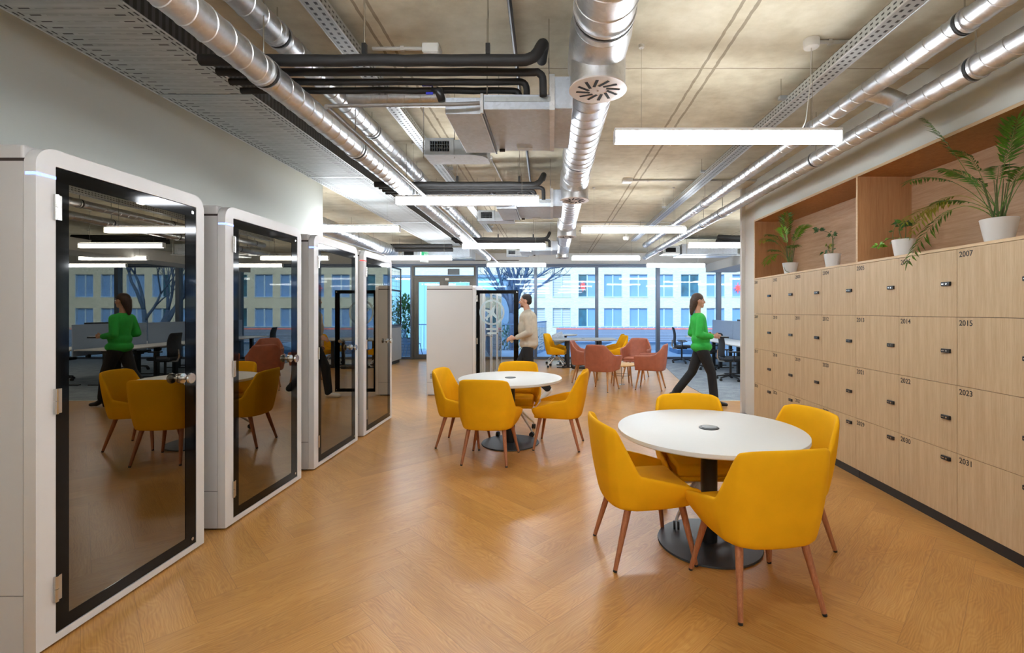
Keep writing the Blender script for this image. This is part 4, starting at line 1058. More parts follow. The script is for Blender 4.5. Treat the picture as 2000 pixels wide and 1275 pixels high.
for i, y in enumerate((8.34, 9.50, 10.66, 11.82)):
    booth('phone_booth', ['free standing white booth with its glass door open and a bulb decal', 'white booth directly behind the free standing one', 'third white booth of the central row, mostly hidden', 'rearmost white booth of the central row, mostly hidden'][i],
          -1.345, y, .90, 1.945, .865, None, opened=(i == 0), vent=(i == 0), group='booths of the central row', decal=(i == 0))

# ------------------------------------------------------------------ lockers
LP = .531; Y0 = 6.37
zrow = [(1.456,1.915),(.994,1.456),(.535,.994),(.075,.535)]
FONT = None
def text_mesh(s, size):
    cu = bpy.data.curves.new('t', 'FONT'); cu.body = s; cu.size = size; cu.extrude = .0004; cu.offset = .0006; cu.resolution_u = 3
    ob = bpy.data.objects.new('t', cu); COL.objects.link(ob)
    dg = bpy.context.evaluated_depsgraph_get(); me = bpy.data.meshes.new_from_object(ob.evaluated_get(dg))
    bpy.data.objects.remove(ob); bpy.data.curves.remove(cu); me.materials.clear(); me.materials.append(M['digits']); return me
for c in range(8):
    ya = Y0-LP*c; yb = ya-LP
    for r, (z0, z1) in enumerate(zrow):
        num = 2001+c+8*r; g = .0016
        org = (WR, (ya+yb)/2, z0)
        t = thing('locker', 'light oak locker numbered %d%s' % (num, {0:' in the top row',1:' in the second row',2:' in the third row',3:' in the bottom row'}[r]), 'locker', org, group='numbered oak lockers')
        MB().box(WR+.020,WR+.44,yb+.0004,ya-.0004,z0+.0004,z1-.0004).build('locker_body', M['groove'], t, org=org)
        d = MB().box(WR,WR+.018,yb+g,ya-g,z0+g,z1-g).build('locker_door', M['oak'], t, org=org)
        for v in d.data.vertices: pass
        me = text_mesh(str(num), .052)
        for v in me.vertices:
            x, y, z = v.co; v.co = (-.0006+z, (ya-.016-x)-org[1], (z1-.056+y)-org[2])
        o = bpy.data.objects.new('number', me); COL.objects.link(o); o.parent = d
        if c < 7:
            zc = {0:1.685,1:1.222,2:.762,3:.478}[r]; yc = yb+(.083 if c < 6 else .042)
            lk = MB().poly([(WR-.014,yc+p,zc+q) for p, q in rrect(-.036,.036,-.014,.014,.005,4)], (.014,0,0)).build('combination_lock', M['black'], d, org=org, mods=[BV(.002)])
            MB().lathe([(.0065,0),(.0065,.003)],14,(WR-.0165,yc-.012,zc),'x').box(WR-.016,WR-.013,yc+.005,yc+.028,zc-.003,zc+.003).build('lock_dial', M['steel'], d, org=org)
# give every door its own grain position
for o in bpy.data.objects:
    if o.name.startswith('locker_door'): pass
tP = thing('locker_plinth', 'black recessed plinth under the lockers', 'plinth', (WR+.02,4.2,0))
MB().box(WR+.014,WR+.44,4.22,Y0,0,.0745).build('plinth_board', M['plinth'], tP, org=(WR+.02,4.2,0))
MB().box(WR+.014,WR+.44,2.11,4.215,0,.0745).build('plinth_board', M['plinth'], tP, org=(WR+.02,4.2,0))
tN = thing('plant_shelf', 'oak framed open niche on top of the lockers holding plants', 'shelf', (WR,4.24,1.916))
o_ = (WR,4.24,1.916); yN = 2.11
MB().box(WR-.001,3.24,yN,Y0,1.9165,1.936).build('counter_board', M['oak_edge'], tN, org=o_)
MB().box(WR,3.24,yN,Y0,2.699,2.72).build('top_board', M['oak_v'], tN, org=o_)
MB().box(WR-.001,WR+.0,yN,Y0,2.698,2.721).build('top_edge_band', M['oak_edge'], tN, org=o_)
MB().box(3.225,3.245,yN+.02,Y0-.02,1.936,2.699).build('back_board', M['oak_h'], tN, org=o_)
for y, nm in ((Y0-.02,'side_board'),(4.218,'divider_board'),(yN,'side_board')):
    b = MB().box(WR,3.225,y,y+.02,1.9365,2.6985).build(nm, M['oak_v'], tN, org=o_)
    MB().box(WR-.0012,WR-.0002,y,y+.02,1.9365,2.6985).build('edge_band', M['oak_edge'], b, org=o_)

# ------------------------------------------------------------------ plants
def pot(t, c, r0, r1, h):
    MB().lathe([(r0,0),(r1,h),(r1-.004,h+.002),(r1-.009,h),(r1-.012,h-.02),(r0-.01,.01)], 36, c).build('pot', M['pot'], t, org=c, smooth='auto')
    MB().lathe([(r1-.014,h-.028),(r1-.013,h-.020)], 24, c).build('soil', M['soil'], t, org=c)
def frond(t, c, base, top, tip, nl, ll, lw, mat, seed, stemr=.0022):
    """arched palm frond: stem base->top->tip, leaflets along the outer half"""
    rnd = random.Random(seed); m = MB(); base, top, tip = Vector(base), Vector(top), Vector(tip)
    pts = [];K = 14
    for i in range(K+1):
        s = i/K; pts.append(base*(1-s)**2+top*2*s*(1-s)+tip*s*s)
    m.tube(pts, [stemr*(1-.7*i/K) for i in range(K+1)], 6)
    for i in range(nl):
        s = .50+.5*i/(nl-1) if nl > 1 else 1
        p = base*(1-s)**2+top*2*s*(1-s)+tip*s*s; d = ((top-base)*(1-s)+(tip-top)*s).normalized()
        sd = d.cross(Vector((0,0,1)))
        if sd.length < .05: sd = Vector((1,0,0))
        sd.normalize(); up = sd.cross(d).normalized()
        k = math.sin(PI*min(1,(i+1.2)/(nl+.6)))*.55+.5
        for sg in (-1, 1):
            ld = (d*.75+sd*sg*1.0+up*.10+Vector((rnd.uniform(-.12,.12),rnd.uniform(-.12,.12),rnd.uniform(-.15,.05))))
            leaf(m.bm, p, ld, up, ll*k*rnd.uniform(.85,1.1), lw, .12, .28)
    leaf(m.bm, tip, (tip-top), Vector((0,0,1)), ll*.7, lw, .12, .2)
    return m.build('frond', M[mat], t, org=tuple(c))
SZ = 1.9365
def big_palm():
    c = (2.87,3.02,SZ); t = thing('potted_palm', 'large parlour palm in a white pot at the right end of the shelf', 'plant', c, group='potted plants on the locker shelf')
    pot(t, c, .070, .098, .150)
    b = Vector(c)+Vector((0,0,.14))
    # (top offset, tip offset) in x (into niche +), y (away +), z
    spec = [((-.06,.34,.30),(-.10,.66,.12),'leaf_yel'),((-.05,.30,.46),(-.10,.62,.42),'leaf'),((-.10,.22,.42),(-.18,.48,.02),'leaf_yel'),((-.12,.20,.34),(-.20,.50,-.20),'leaf'),
            ((-.14,.16,.52),(-.22,.30,.76),'leaf'),((-.02,.10,.44),(-.06,.22,.52),'leaf'),((.06,.02,.46),(.12,.0,.62),'leaf'),((.10,.10,.38),(.2,.22,.42),'leaf'),
            ((-.04,-.08,.40),(-.08,-.20,.56),'leaf'),((.02,-.16,.36),(.04,-.36,.46),'leaf'),((-.06,-.14,.28),(-.10,-.32,.26),'leaf'),((.0,.08,.30),(-.02,.22,.34),'leaf'),
            ((.08,-.06,.30),(.18,-.16,.40),'leaf'),((-.10,.04,.30),(-.22,.08,.34),'leaf'),((-.04,.18,.22),(-.1,.36,.20),'leaf'),((.02,-.05,.48),(.0,-.12,.66),'leaf'),((-.08,.12,.36),(-.17,.24,.40),'leaf')]
    for i, (tp, ti, mt) in enumerate(spec):
        a = 2*PI*i/len(spec); q = b+Vector((.03*math.cos(a),.03*math.sin(a),0))
        frond(t, c, q, b+Vector(tp), b+Vector(ti), 15, .120, .015, mt, 40+i)
    m = MB(); rnd = random.Random(2)
    for i in range(14):
        a = rnd.uniform(0,2*PI); m.tube([b+Vector((.02*math.cos(a),.02*math.sin(a),-.01)), b+Vector((.05*math.cos(a),.05*math.sin(a),.12)), b+Vector((.08*math.cos(a),.08*math.sin(a),.25))],[.004,.003,.002],6)
    m.build('canes', M['stem'], t, org=c)
big_palm()
def small_palm():
    c = (2.87,5.66,SZ); t = thing('potted_palm', 'small bright green palm in a white pot at the left end of the shelf', 'plant', c, group='potted plants on the locker shelf')
    pot(t, c, .062, .088, .135)
    b = Vector(c)+Vector((0,0,.125))
    spec = [((-.08,.26,.44),(-.14,.44,.34),'leaf_yel'),((-.06,.16,.42),(-.12,.32,.40),'leaf'),((-.06,.22,.26),(-.10,.42,.06),'leaf_lime'),((-.02,.06,.42),(-.02,.04,.60),'leaf'),
            ((.02,-.10,.40),(.04,-.26,.42),'leaf_lime'),((-.06,-.12,.24),(-.10,-.30,.18),'leaf'),((-.10,.06,.32),(-.22,.10,.30),'leaf'),((.06,.04,.34),(.16,.06,.44),'leaf'),((-.04,.02,.3),(-.1,-.02,.42),'leaf_lime'),((-.05,.14,.22),(-.1,.28,.2),'leaf')]
    for i, (tp, ti, mt) in enumerate(spec):
        a = 2*PI*i/len(spec); frond(t, c, b+Vector((.025*math.cos(a),.025*math.sin(a),0)), b+Vector(tp), b+Vector(ti), 12, .115, .017, mt, 70+i)
    m = MB()
    for i in range(9):
        a = 2*PI*i/9; m.tube([b+Vector((.02*math.cos(a),.02*math.sin(a),-.01)), b+Vector((.04*math.cos(a),.04*math.sin(a),.12)), b+Vector((.05*math.cos(a),.05*math.sin(a),.22))],[.004,.003,.002],6)
    m.build('canes', M['stem'], t, org=c)
    MB().tube([Vector(c)+Vector((-.088,-.02,.09)),Vector(c)+Vector((-.085,-.05,.04)),Vector(c)+Vector((-.06,-.10,.01))],.003,6).build('trailing_stem', M['stem'], t, org=c)
small_palm()
def ivy(c, lab, r0, r1, h, stems, seed, mats):
    t = thing('potted_ivy', lab, 'plant', c, group='potted plants on the locker shelf'); pot(t, c, r0, r1, h)
    b = Vector(c)+Vector((0,0,h-.02)); rnd = random.Random(seed)
    for i, st in enumerate(stems):
        pts = [b]+[b+Vector(p) for p in st[:-1]]
        sm = MB().tube([p for p in bend(pts, .05, 4)], .0028, 6).build('stem', M['stem'], t, org=c, smooth=True)
        m = MB(); e = pts[-1]; n = st[-1]
        for k in range(n):
            a = 2*PI*k/n+rnd.random(); d = Vector((math.cos(a)*.7, math.sin(a), rnd.uniform(-.5,.4)))
            # lobed leaf
            q = e+d*.012
            for da in (-.6,0,.6):
                dd = Matrix.Rotation(da,3,'X') @ d
                leaf(m.bm, q, dd, Vector((-.9,-.2,.3)), .058 if da == 0 else .042, .026, .1, .2)
        for p in pts[1:-1]:
            d = Vector((rnd.uniform(-.5,.2),rnd.uniform(-1,1),rnd.uniform(-.3,.5))); leaf(m.bm, p, d, Vector((-.8,0,.4)), .04, .022, .1, .2)
        m.build('leaves', M[mats[i % len(mats)]], t, org=c)
ivy((2.87,4.81,SZ), 'small dark leaved ivy with one arched stem in a white pot, second from left', .058, .080, .140,
    [[(-.02,-.05,.06),(-.02,-.055,.16),(-.03,.0,.24),(-.05,.16,.30),7],[(-.02,.03,.06),(-.02,.05,.11),4],[(0,.02,.06),(-.02,.10,.06),3],[(-.01,-.01,.10),(-.01,-.02,.22),3]], 3, ['leaf_dark','leaf_yel','leaf_dark','leaf_dark'])
ivy((2.87,3.84,SZ), 'ivy with fresh green leaves and thin arched stems in a white pot, third from left', .060, .082, .140,
    [[(-.04,.07,.02),(-.04,.06,.10),(-.04,.04,.14),(-.04,-.0,.155),4],[(-.02,.02,.04),(-.05,.10,.05),(-.08,.17,.0),6],[(-.02,-.05,.03),(-.02,-.055,.14),6],[(-.01,.0,.02),(-.02,.03,.10),(-.02,-.02,.155),5]], 9, ['leaf_dark','leaf_lime','leaf_dark','leaf'])
# ------------------------------------------------------------------ chairs
def shell_mesh(cols, thick, rows=4, bulge=.02, hollow=0.0):
    """U shaped bucket shell from (bottom, top) pairs for the left half; mirrored"""
    dn = []
    for (b0,t0),(b1,t1) in zip(cols[:-1], cols[1:]):
        k_ = len(dn) and 1
        i_ = cols.index((b0,t0))
        for q in ((0,.5,.85) if i_ in (2,) else (0,.15,.4,.75) if i_ == 3 else (0,.4,.8) if i_ == 4 else (0,.2,.6) if i_ == 5 else (0,.5)):
            dn.append((tuple(Vector(b0).lerp(Vector(b1),q)), tuple(Vector(t0).lerp(Vector(t1),q))))
    dn.append(cols[-1]); cols = dn; rows = 6
    full = [((-b[0],b[1],b[2]),(-t[0],t[1],t[2])) for b, t in cols] + [((b[0],b[1],b[2]),(t[0],t[1],t[2])) for b, t in cols[-2::-1]]
    bm = bmesh.new(); g = []
    n = len(full)
    for b, t in full:
        col = []
        b, t = Vector(b), Vector(t); out = Vector((b.x, b.y, 0)); out = out.normalized() if out.length > .01 else Vector((0,-1,0))
        for r in range(rows+1):
            s = r/rows; col.append(bm.verts.new(b.lerp(t, s)+out*bulge*math.sin(PI*s)))
        g.append(col)
    for i in range(n-1):
        for r in range(rows): bm.faces.new((g[i][r], g[i+1][r], g[i+1][r+1], g[i][r+1]))
    return bm
def from_bm(bm, name, mat, parent, mods, smooth=True):
    m = MB(); m.bm.free(); m.bm = bm; return m.build(name, mat, parent, smooth=smooth, mods=mods)
YC = [((.215,.215,.372),(.262,.255,.462)), ((.226,.10,.362),(.278,.13,.502)), ((.224,-.03,.354),(.280,.0,.538)), ((.212,-.125,.348),(.266,-.115,.562)),
      ((.200,-.165,.346),(.245,-.180,.69)), ((.185,-.190,.345),(.225,-.245,.825)), ((.135,-.215,.343),(.185,-.285,.845)), ((.065,-.225,.343),(.09,-.305,.850)), ((0,-.228,.343),(0,-.310,.851))]
TC = [((.235,.24,.385),(.270,.26,.655)), ((.262,.12,.385),(.298,.13,.665)), ((.262,-.03,.38),(.296,-.03,.668)), ((.245,-.14,.375),(.276,-.13,.69)),
      ((.225,-.19,.372),(.225,-.215,.78)), ((.20,-.215,.37),(.178,-.262,.865)), ((.14,-.235,.368),(.150,-.280,.875)), ((.07,-.245,.368),(.075,-.292,.88)), ((0,-.25,.368),(0,-.296,.88))]
SUB = ('SUBSURF', dict(levels=2, render_levels=2))
def seat_block(m, pts, z0, z1):
    m.poly([(x,y,z0) for x, y in pts], (0,0,z1-z0)); return m
def arm_chair(name, cols, mat, legmat, swivel=False, tan=False):
    t = thing(name, 'x', 'chair')
    bm = shell_mesh(cols, .03, bulge=.012 if not tan else .006)
    sh = from_bm(bm, 'shell', M[mat], t, [('SOLIDIFY', dict(thickness=.036 if tan else .030, offset=(1 if True else 0))), SUB])
    bx_ = [c[0][0] for c in cols]
    pts = [(-.205,.235),(-.212,.08),(-.205,-.10),(-.165,-.185),(0,-.205),(.165,-.185),(.205,-.10),(.212,.08),(.205,.235)]
    if tan: pts = [(x*1.12,y*1.06) for x, y in pts]
    z0, z1 = (.345,.455) if not tan else (.375,.465)
    m = MB(); seat_block(m, pts[::-1], z0+.028, z1); m.build('seat_cushion', M[mat], t, mods=[BV(.022,3)], smooth='auto')
    m = MB(); seat_block(m, [(x*1.03,y*1.02) for x, y in pts[::-1]], z0-.004, z0+.030); m.build('seat_base', M[mat], t, mods=[BV(.012,2)], smooth='auto')
    if not tan:
        MB().box(-.236,-.232,-.125,-.118,.40,.428).build('label_tab', M['black'], t)
    if not swivel:
        for sx, sy in ((-1,1),(1,1),(1,-1),(-1,-1)):
            top = (.175*sx, .175 if sy > 0 else -.155, z0+.005); bot = (.245*sx if sy > 0 else .222*sx, .235 if sy > 0 else -.25, .012)
            l = MB().tube([top,bot],[.0215,.0125],14).build('leg', M[legmat], t, smooth='auto')
            d = (Vector(bot)-Vector(top)).normalized(); MB().cyl(bot, Vector(bot)+d*.0122, .0125, .0115, 12).build('leg_foot', M['black'], l)
    else:
        MB().cyl((0,0,.26),(0,0,z0+.01),.022).box(-.09,.09,-.09,.09,z0-.016,z0).build('swivel_post', M['black'], t)
        b = MB(); b.lathe([(.02,.20),(.035,.215),(.032,.275),(.02,.285)],20)
        for k in range(4):
            a = PI/4+k*PI/2; c_, s_ = math.cos(a), math.sin(a)
            b.tube([(.02*c_,.02*s_,.262),(.10*c_,.10*s_,.235),(.20*c_,.20*s_,.15),(.275*c_,.275*s_,.085),(.285*c_,.285*s_,.062)],[.017,.016,.0135,.011,.010],10)
        bo = b.build('star_base', M['white'], t, smooth='auto')
        for k in range(4):
            a = PI/4+k*PI/2; x, y = .285*math.cos(a), .285*math.sin(a)
            m = MB()
            for s in (-1,1):
                ox, oy = -math.sin(a+.6)*.013*s, math.cos(a+.6)*.013*s; dx, dy = -math.sin(a+.6)*.007, math.cos(a+.6)*.007
                m.tube([(x+ox-dx,y+oy-dy,.030),(x+ox+dx,y+oy+dy,.030)],.030,18)
            m.build('caster', M['rubber'], bo, smooth='auto')
    return t
yl = arm_chair('armchair', YC, 'yellow', 'legwood')
ys = arm_chair('swivel_armchair', YC, 'yellow', 'legwood', swivel=True)
tn = arm_chair('leather_armchair', TC, 'tan', 'oakleg', tan=True)
def face(dx, dy): return math.atan2(dy, dx)-PI/2      # local forward is +Y
first = {}
def put(proto, x, y, fwd, lab, grp, z=0):
    if proto.name not in first:
        first[proto.name] = 1; proto.location = (x,y,z); proto.rotation_euler = (0,0,face(*fwd)); proto['label'] = lab; proto['group'] = grp; return proto
    return dup(proto, (x,y,z), face(*fwd), lab, grp)
G1 = 'yellow chairs around the front round table'; G2 = 'yellow chairs around the second round table'
put(yl, .575, 2.965, (.98,.17), 'yellow upholstered armchair on wooden legs at the left of the front round table', G1)
put(yl, 1.085, 2.53, (-.15,.985), 'yellow upholstered armchair nearest the camera, its back to the camera', G1)
put(yl, 1.47, 3.09, (-.97,-.22), 'yellow upholstered armchair between the front round table and the lockers', G1)
put(ys, 1.06, 3.42, (-.02,-1), 'yellow swivel armchair on white wheeled base behind the front round table', G1)
put(yl, -.985, 5.32, (.97,-.10), 'yellow armchair on wooden legs at the left of the second round table', G2)
put(yl, -.62, 4.78, (.12,.99), 'yellow armchair with its back to the camera at the second round table', G2)
put(yl, .08, 5.25, (-.97,.16), 'yellow armchair seen from the side at the right of the second round table', G2)
put(ys, -.43, 5.80, (-.02,-1), 'yellow swivel armchair on white wheeled base behind the second round table', G2)
G3 = 'tan leather armchairs around the low table'
put(tn, .96, 8.93, (.50,.86), 'tan leather armchair nearest the camera, seen from behind', G3)
put(tn, .72, 9.95, (.97,-.20), 'tan leather armchair at the left, behind the nearest leather one', G3)
put(tn, 1.90, 10.55, (-.40,-.90), 'tan leather armchair at the back facing the camera', G3)
put(tn, 1.90, 9.05, (-.93,.37), 'tan leather armchair at the right of the low table', G3)
G4 = 'yellow swivel chairs at the black legged meeting table'
put(ys, .14, 12.55, (.98,-.15), 'yellow swivel chair at the left end of the meeting table', G4)
put(ys, 1.68, 12.45, (-.98,-.12), 'yellow swivel chair at the right end of the meeting table, nearer one', G4)
put(ys, 1.72, 13.25, (-.98,.05), 'yellow swivel chair at the right end of the meeting table, farther one', G4)

# ------------------------------------------------------------------ tables
def round_table(x, y, lab):
    t = thing('round_table', lab, 'table', (x,y,0), group='round white meeting tables')
    MB().lathe([(.574,.7135),(.583,.7165),(.583,.738),(.580,.7405)],96).build('tabletop', M['tabletop'], t, smooth='auto')
    MB().lathe([(.571,.7085),(.5735,.7105),(.5735,.7134)],96).build('edge_band', M['edgeband'], t, smooth='auto')
    MB().cyl((0,0,.016),(0,0,.70),.052,n=32).build('pedestal', M['black'], t, smooth='auto')
    MB().box(-.2,.2,-.03,.03,.694,.708).box(-.03,.03,-.2,.2,.694,.708).build('top_bracket', M['black'], t)
    MB().lathe([(.322,0),(.325,.004),(.322,.013),(.06,.016)],72).build('base_plate', M['black_base'], t, smooth='auto')
    r = MB().lathe([(.040,.7405),(.062,.7405),(.064,.743),(.060,.7465),(.050,.7475),(.040,.746)],40).build('cable_ring', M['lid_ring'], t, smooth='auto')
    MB().lathe([(.047,.7462),(.047,.7490),(.043,.7500)],36).build('cable_lid', M['lid'], r, smooth='auto')
round_table(1.02, 3.05, 'round white meeting table on a black pedestal, nearest the camera')
round_table(-.465, 5.34, 'second round white meeting table, in front of the free standing booth')
t = thing('low_table', 'low oak side table between the tan leather armchairs', 'table', (1.42,9.55,0))
MB().lathe([(.30,.395),(.31,.40),(.31,.418),(.305,.42)],48).build('tabletop', M['oak_table'], t, smooth='auto')
for k in range(4):
    a = PI/4+k*PI/2; MB().tube([(.21*math.cos(a),.21*math.sin(a),.396),(.26*math.cos(a),.26*math.sin(a),0)],[.017,.012],10).build('leg', M['oakleg'], t, smooth='auto')
MB().cyl((0,0,.008),(0,0,.396),.008,n=8).lathe([(.07,0),(.07,.006),(.01,.010)],24).build('centre_rod', M['steel'], t, smooth='auto')
m = MB(); m.tube([(.19*math.cos(2*PI*k/24),.19*math.sin(2*PI*k/24),.20) for k in range(24)],.004,6,closed=True); m.build('wire_ring', M['black'], t)
t = thing('meeting_table', 'long grey topped meeting table on black T legs by the windows', 'table', (.86,12.75,0))
MB().poly([(-.80,-.62,.72),(.66,-.62,.72),(.86,-.42,.72),(.86,.45,.72),(-.70,.45,.72),(-.84,.30,.72),(-.84,-.50,.72)], (0,0,.026)).build('tabletop', plain('grey_tabletop', srgb(172,168,160), .45, var=.02), t, mods=[BV(.004)])
for sx in (-.42,.42):
    MB().box(sx-.04,sx+.04,-.40,-.34,.02,.70).build('leg', M['black'], t, mods=[BV(.004)])
    MB().box(sx-.04,sx+.04,.22,.28,.02,.70).build('leg', M['black'], t, mods=[BV(.004)])
    MB().box(sx-.30,sx+.30,-.41,-.33,0,.02).box(sx-.30,sx+.30,.21,.29,0,.02).build('foot_bar', M['black'], t)
    MB().box(sx-.25,sx+.25,-.39,-.35,.70,.718).box(sx-.02,sx+.02,-.4,.28,.68,.70).build('top_rail', M['black'], t)
MB().box(-.05,.03,-.12,.02,.746,.752).build('cable_port', M['lid'], t)
t = thing('high_round_table', 'small round table with black column behind the meeting table', 'table', (.42,13.9,0))
MB().lathe([(.33,.775),(.345,.78),(.345,.795),(.34,.80)],40).build('tabletop', M['tabletop'], t, smooth='auto')
MB().lathe([(.335,.765),(.335,.775)],40).build('edge_band', M['black'], t)
MB().cyl((0,0,.02),(0,0,.766),.035).build('pedestal', M['black'], t, smooth='auto')
MB().lathe([(.24,0),(.24,.012),(.05,.02)],32).build('base_plate', M['black'], t)
t = thing('cushion', 'pale blue patterned cushion propped in the chair by the meeting table', 'cushion', (.10,13.35,.50))
m = MB(); m.poly([(.0,-.05,.0),(.30,-.05,.12),(.20,-.05,.42),(-.10,-.05,.30)], (0,.11,0)); o = m.build('cushion_cover', M['paper'], t, smooth='auto', mods=[BV(.04,4)])
put(ys, .12, 13.45, (.95,-.3), 'yellow swivel chair holding the patterned cushion, behind the left end one', G4)
# black rucksack-like leg bag next to the meeting table
t = thing('black_bag', 'soft black bag slumped on the floor beside the meeting table leg', 'bag', (.62,12.05,0))
m = MB(); m.chain([((-.06,0,.07),.065),((.0,.0,.06),.06),((.16,.02,.05),.05),((.28,0,.045),.042)],14); m.chain([((-.08,0,.07),.05),((-.10,0,.30),.04),((-.03,0,.48),.025)],12)
m.build('bag_body', M['black'], t, smooth=True, mods=[('REMESH', dict(mode='VOXEL', voxel_size=.014)), ('SMOOTH', dict(factor=.6, iterations=6))])

# ------------------------------------------------------------------ office desks and task chairs
for i, (y0, y1) in enumerate(((9.15,10.85),(10.87,12.57),(12.59,14.20))):
    t = thing('office_desk', ['white office desk with black legs nearest the partition edge', 'middle white office desk of the window side row', 'white office desk closest to the windows'][i], 'desk', (4.45,(y0+y1)/2,0), group='white office desks')
    o_ = (4.45,(y0+y1)/2,0)
    MB().box(4.02,4.82,y0,y1,.715,.74).build('desktop', M['desk'], t, org=o_, mods=[BV(.003)])
    for y in (y0+.25,y1-.25):
        MB().box(4.38,4.46,y-.04,y+.04,.03,.70).build('leg', M['black'], t, org=o_)
        MB().box(4.08,4.76,y-.035,y+.035,0,.03).build('foot_bar', M['black'], t, org=o_)
    MB().box(4.36,4.48,y0+.2,y1-.2,.68,.714).build('frame_rail', M['black'], t, org=o_)
    s = thing('desk_screen', ['pale blue grey felt desk screen nearest the partition edge','pale blue grey felt desk screen of the middle desk','pale blue grey felt desk screen closest to the windows'][i], 'screen', (4.86,(y0+y1)/2,.55), group='felt desk screens')
    MB().box(4.845,4.875,y0+.01,y1-.01,.60,1.225).build('felt_panel', M['screen'], s, org=(4.86,(y0+y1)/2,.55), mods=[BV(.01,3)])
    MB().box(4.83,4.89,y0+.3,y0+.36,.55,.62).box(4.83,4.89,y1-.36,y1-.3,.55,.62).build('clamp', M['black'], s, org=(4.86,(y0+y1)/2,.55))
    t2 = thing('office_desk', ['white desk on the far side of the screens, nearest','white desk on the far side of the screens, middle','white desk on the far side of the screens, by the windows'][i], 'desk', (5.3,(y0+y1)/2,0), group='white office desks')
    o_ = (5.3,(y0+y1)/2,0)
    MB().box(4.90,5.70,y0,y1,.715,.74).build('desktop', M['desk'], t2, org=o_, mods=[BV(.003)])
    for y in (y0+.25,y1-.25):
        MB().box(5.26,5.34,y-.04,y+.04,.03,.715).build('leg', M['black'], t2, org=o_)
        MB().box(4.96,5.64,y-.035,y+.035,0,.03).build('foot_bar', M['black'], t2, org=o_)
def monitor(x, y, lab):
    t = thing('monitor', lab, 'monitor', (x,y,.741), group='monitors on the desks')
    MB().box(-.012,.018,-.27,.27,.18,.51).build('display', M['black'], t, mods=[BV(.006)])
    MB().cyl((.03,0,.01),(.03,0,.30),.016).build('stand', M['steel'], t); MB().box(-.05,.11,-.11,.11,0,.008).build('stand_base', M['steel'], t)
    t.location = (x,y,.741)
monitor(5.28,13.1,'black monitor rising above the felt screen near the windows'); monitor(5.28,10.1,'black monitor behind the nearest felt screen')
def task_chair():
    t = thing('task_chair', 'x', 'office chair')
    bm = bmesh.new(); g = []
    prof = [(-.20,.50,.20),(-.235,.58,.225),(-.225,.70,.23),(-.22,.82,.225),(-.245,.94,.215),(-.275,1.03,.20)]
    for y, z, w in prof:
        g.append([bm.verts.new((w*s, y+.05*(s*s), z)) for s in (-1,-.6,-.2,.2,.6,1)])
    for i in range(len(prof)-1):
        for j in range(5): bm.faces.new((g[i][j],g[i][j+1],g[i+1][j+1],g[i+1][j]))
    from_bm(bm, 'backrest', M['mesh_black'], t, [('SOLIDIFY', dict(thickness=.028, offset=0)), SUB])
    m = MB(); m.poly([(x,y,.44) for x, y in ((-.20,-.22),(.20,-.22),(.245,-.10),(.24,.18),(.19,.25),(-.19,.25),(-.24,.18),(-.245,-.10))], (0,0,.065)); m.build('seat', M['mesh_black'], t, mods=[BV(.02,3)], smooth='auto')
    MB().tube([(0,-.10,.42),(0,-.24,.42),(0,-.275,.50),(0,-.265,.66)],[.03,.028,.022,.016],10).build('back_support', M['steel'], t, smooth='auto')
    MB().box(-.10,.10,-.14,.14,.40,.44).cyl((0,0,.12),(0,0,.40),.025).build('gas_lift', M['black'], t)
    b = MB(); b.lathe([(.04,.075),(.045,.13),(.03,.14)],16)
    for k in range(5):
        a = 2*PI*k/5+.3; b.tube([(.02*math.cos(a),.02*math.sin(a),.115),(.30*math.cos(a),.30*math.sin(a),.072)],[.024,.014],8)
    bo = b.build('star_base', M['black'], t, smooth='auto')
    for k in range(5):
        a = 2*PI*k/5+.3; x, y = .30*math.cos(a), .30*math.sin(a)
        MB().tube([(x-.018,y,.030),(x+.018,y,.030)],.030,16).build('caster', M['rubber'], bo, smooth='auto')
    for s in (-1,1):
        MB().tube([(s*.20,.0,.42),(s*.29,.0,.45),(s*.29,.0,.62)],.014,8).box(s*.29-.035,s*.29+.035,-.12,.13,.62,.645).build('armrest', M['black'], t, smooth='auto')
    return t
tc = task_chair(); G5 = 'black task chairs in the open office'
put(tc, 3.86, 10.15, (.99,-.10), 'black mesh task chair nearest the partition edge', G5)
put(tc, 3.98, 12.05, (.99,.10), 'black mesh task chair at the middle office desk', G5)
put(tc, 3.75, 13.55, (.97,-.2), 'black mesh task chair by the windows behind the walking woman', G5)
put(tc, 6.05, 10.0, (-.99,.10), 'black mesh task chair on the far side of the screens, nearer', G5)
put(tc, 6.05, 11.9, (-.99,.10), 'black mesh task chair on the far side of the screens, middle', G5)

# black shelving trellis left of the terrace door
t = thing('trellis_cabinet', 'black framed trellis standing on a pale cabinet left of the terrace door', 'cabinet', (-4.62,13.3,0))
o_ = (-4.62,13.3,0)
MB().box(-5.05,-4.38,12.85,13.75,.10,1.02).build('cabinet_body', M['conduit'], t, org=o_, mods=[BV(.004)])
MB().box(-5.0,-4.42,12.9,13.7,0,.10).build('plinth', M['black'], t, org=o_)
MB().box(-5.07,-4.36,12.83,13.77,1.02,1.06).build('top_board', M['lid'], t, org=o_)
fm = MB()
for y in (12.87,13.72): fm.box(-4.42,-4.38,y,y+.03,1.06,2.72)
for z in (1.06,2.05,2.68): fm.box(-4.42,-4.38,12.90,13.72,z,z+.04)
fo = fm.build('trellis_frame', M['black'], t, org=o_)
wm = MB()
for i in range(7): wm.box(-4.403,-4.397,12.95+i*.12,12.956+i*.12,1.10,2.68)
for i in range(11): wm.box(-4.403,-4.397,12.90,13.72,1.2+i*.14,1.206+i*.14)
wm.build('wire_grid', M['black'], fo, org=o_)
tg = thing('climbing_plant', 'green climbing plant on the black trellis', 'plant', (-4.55,13.3,1.06))
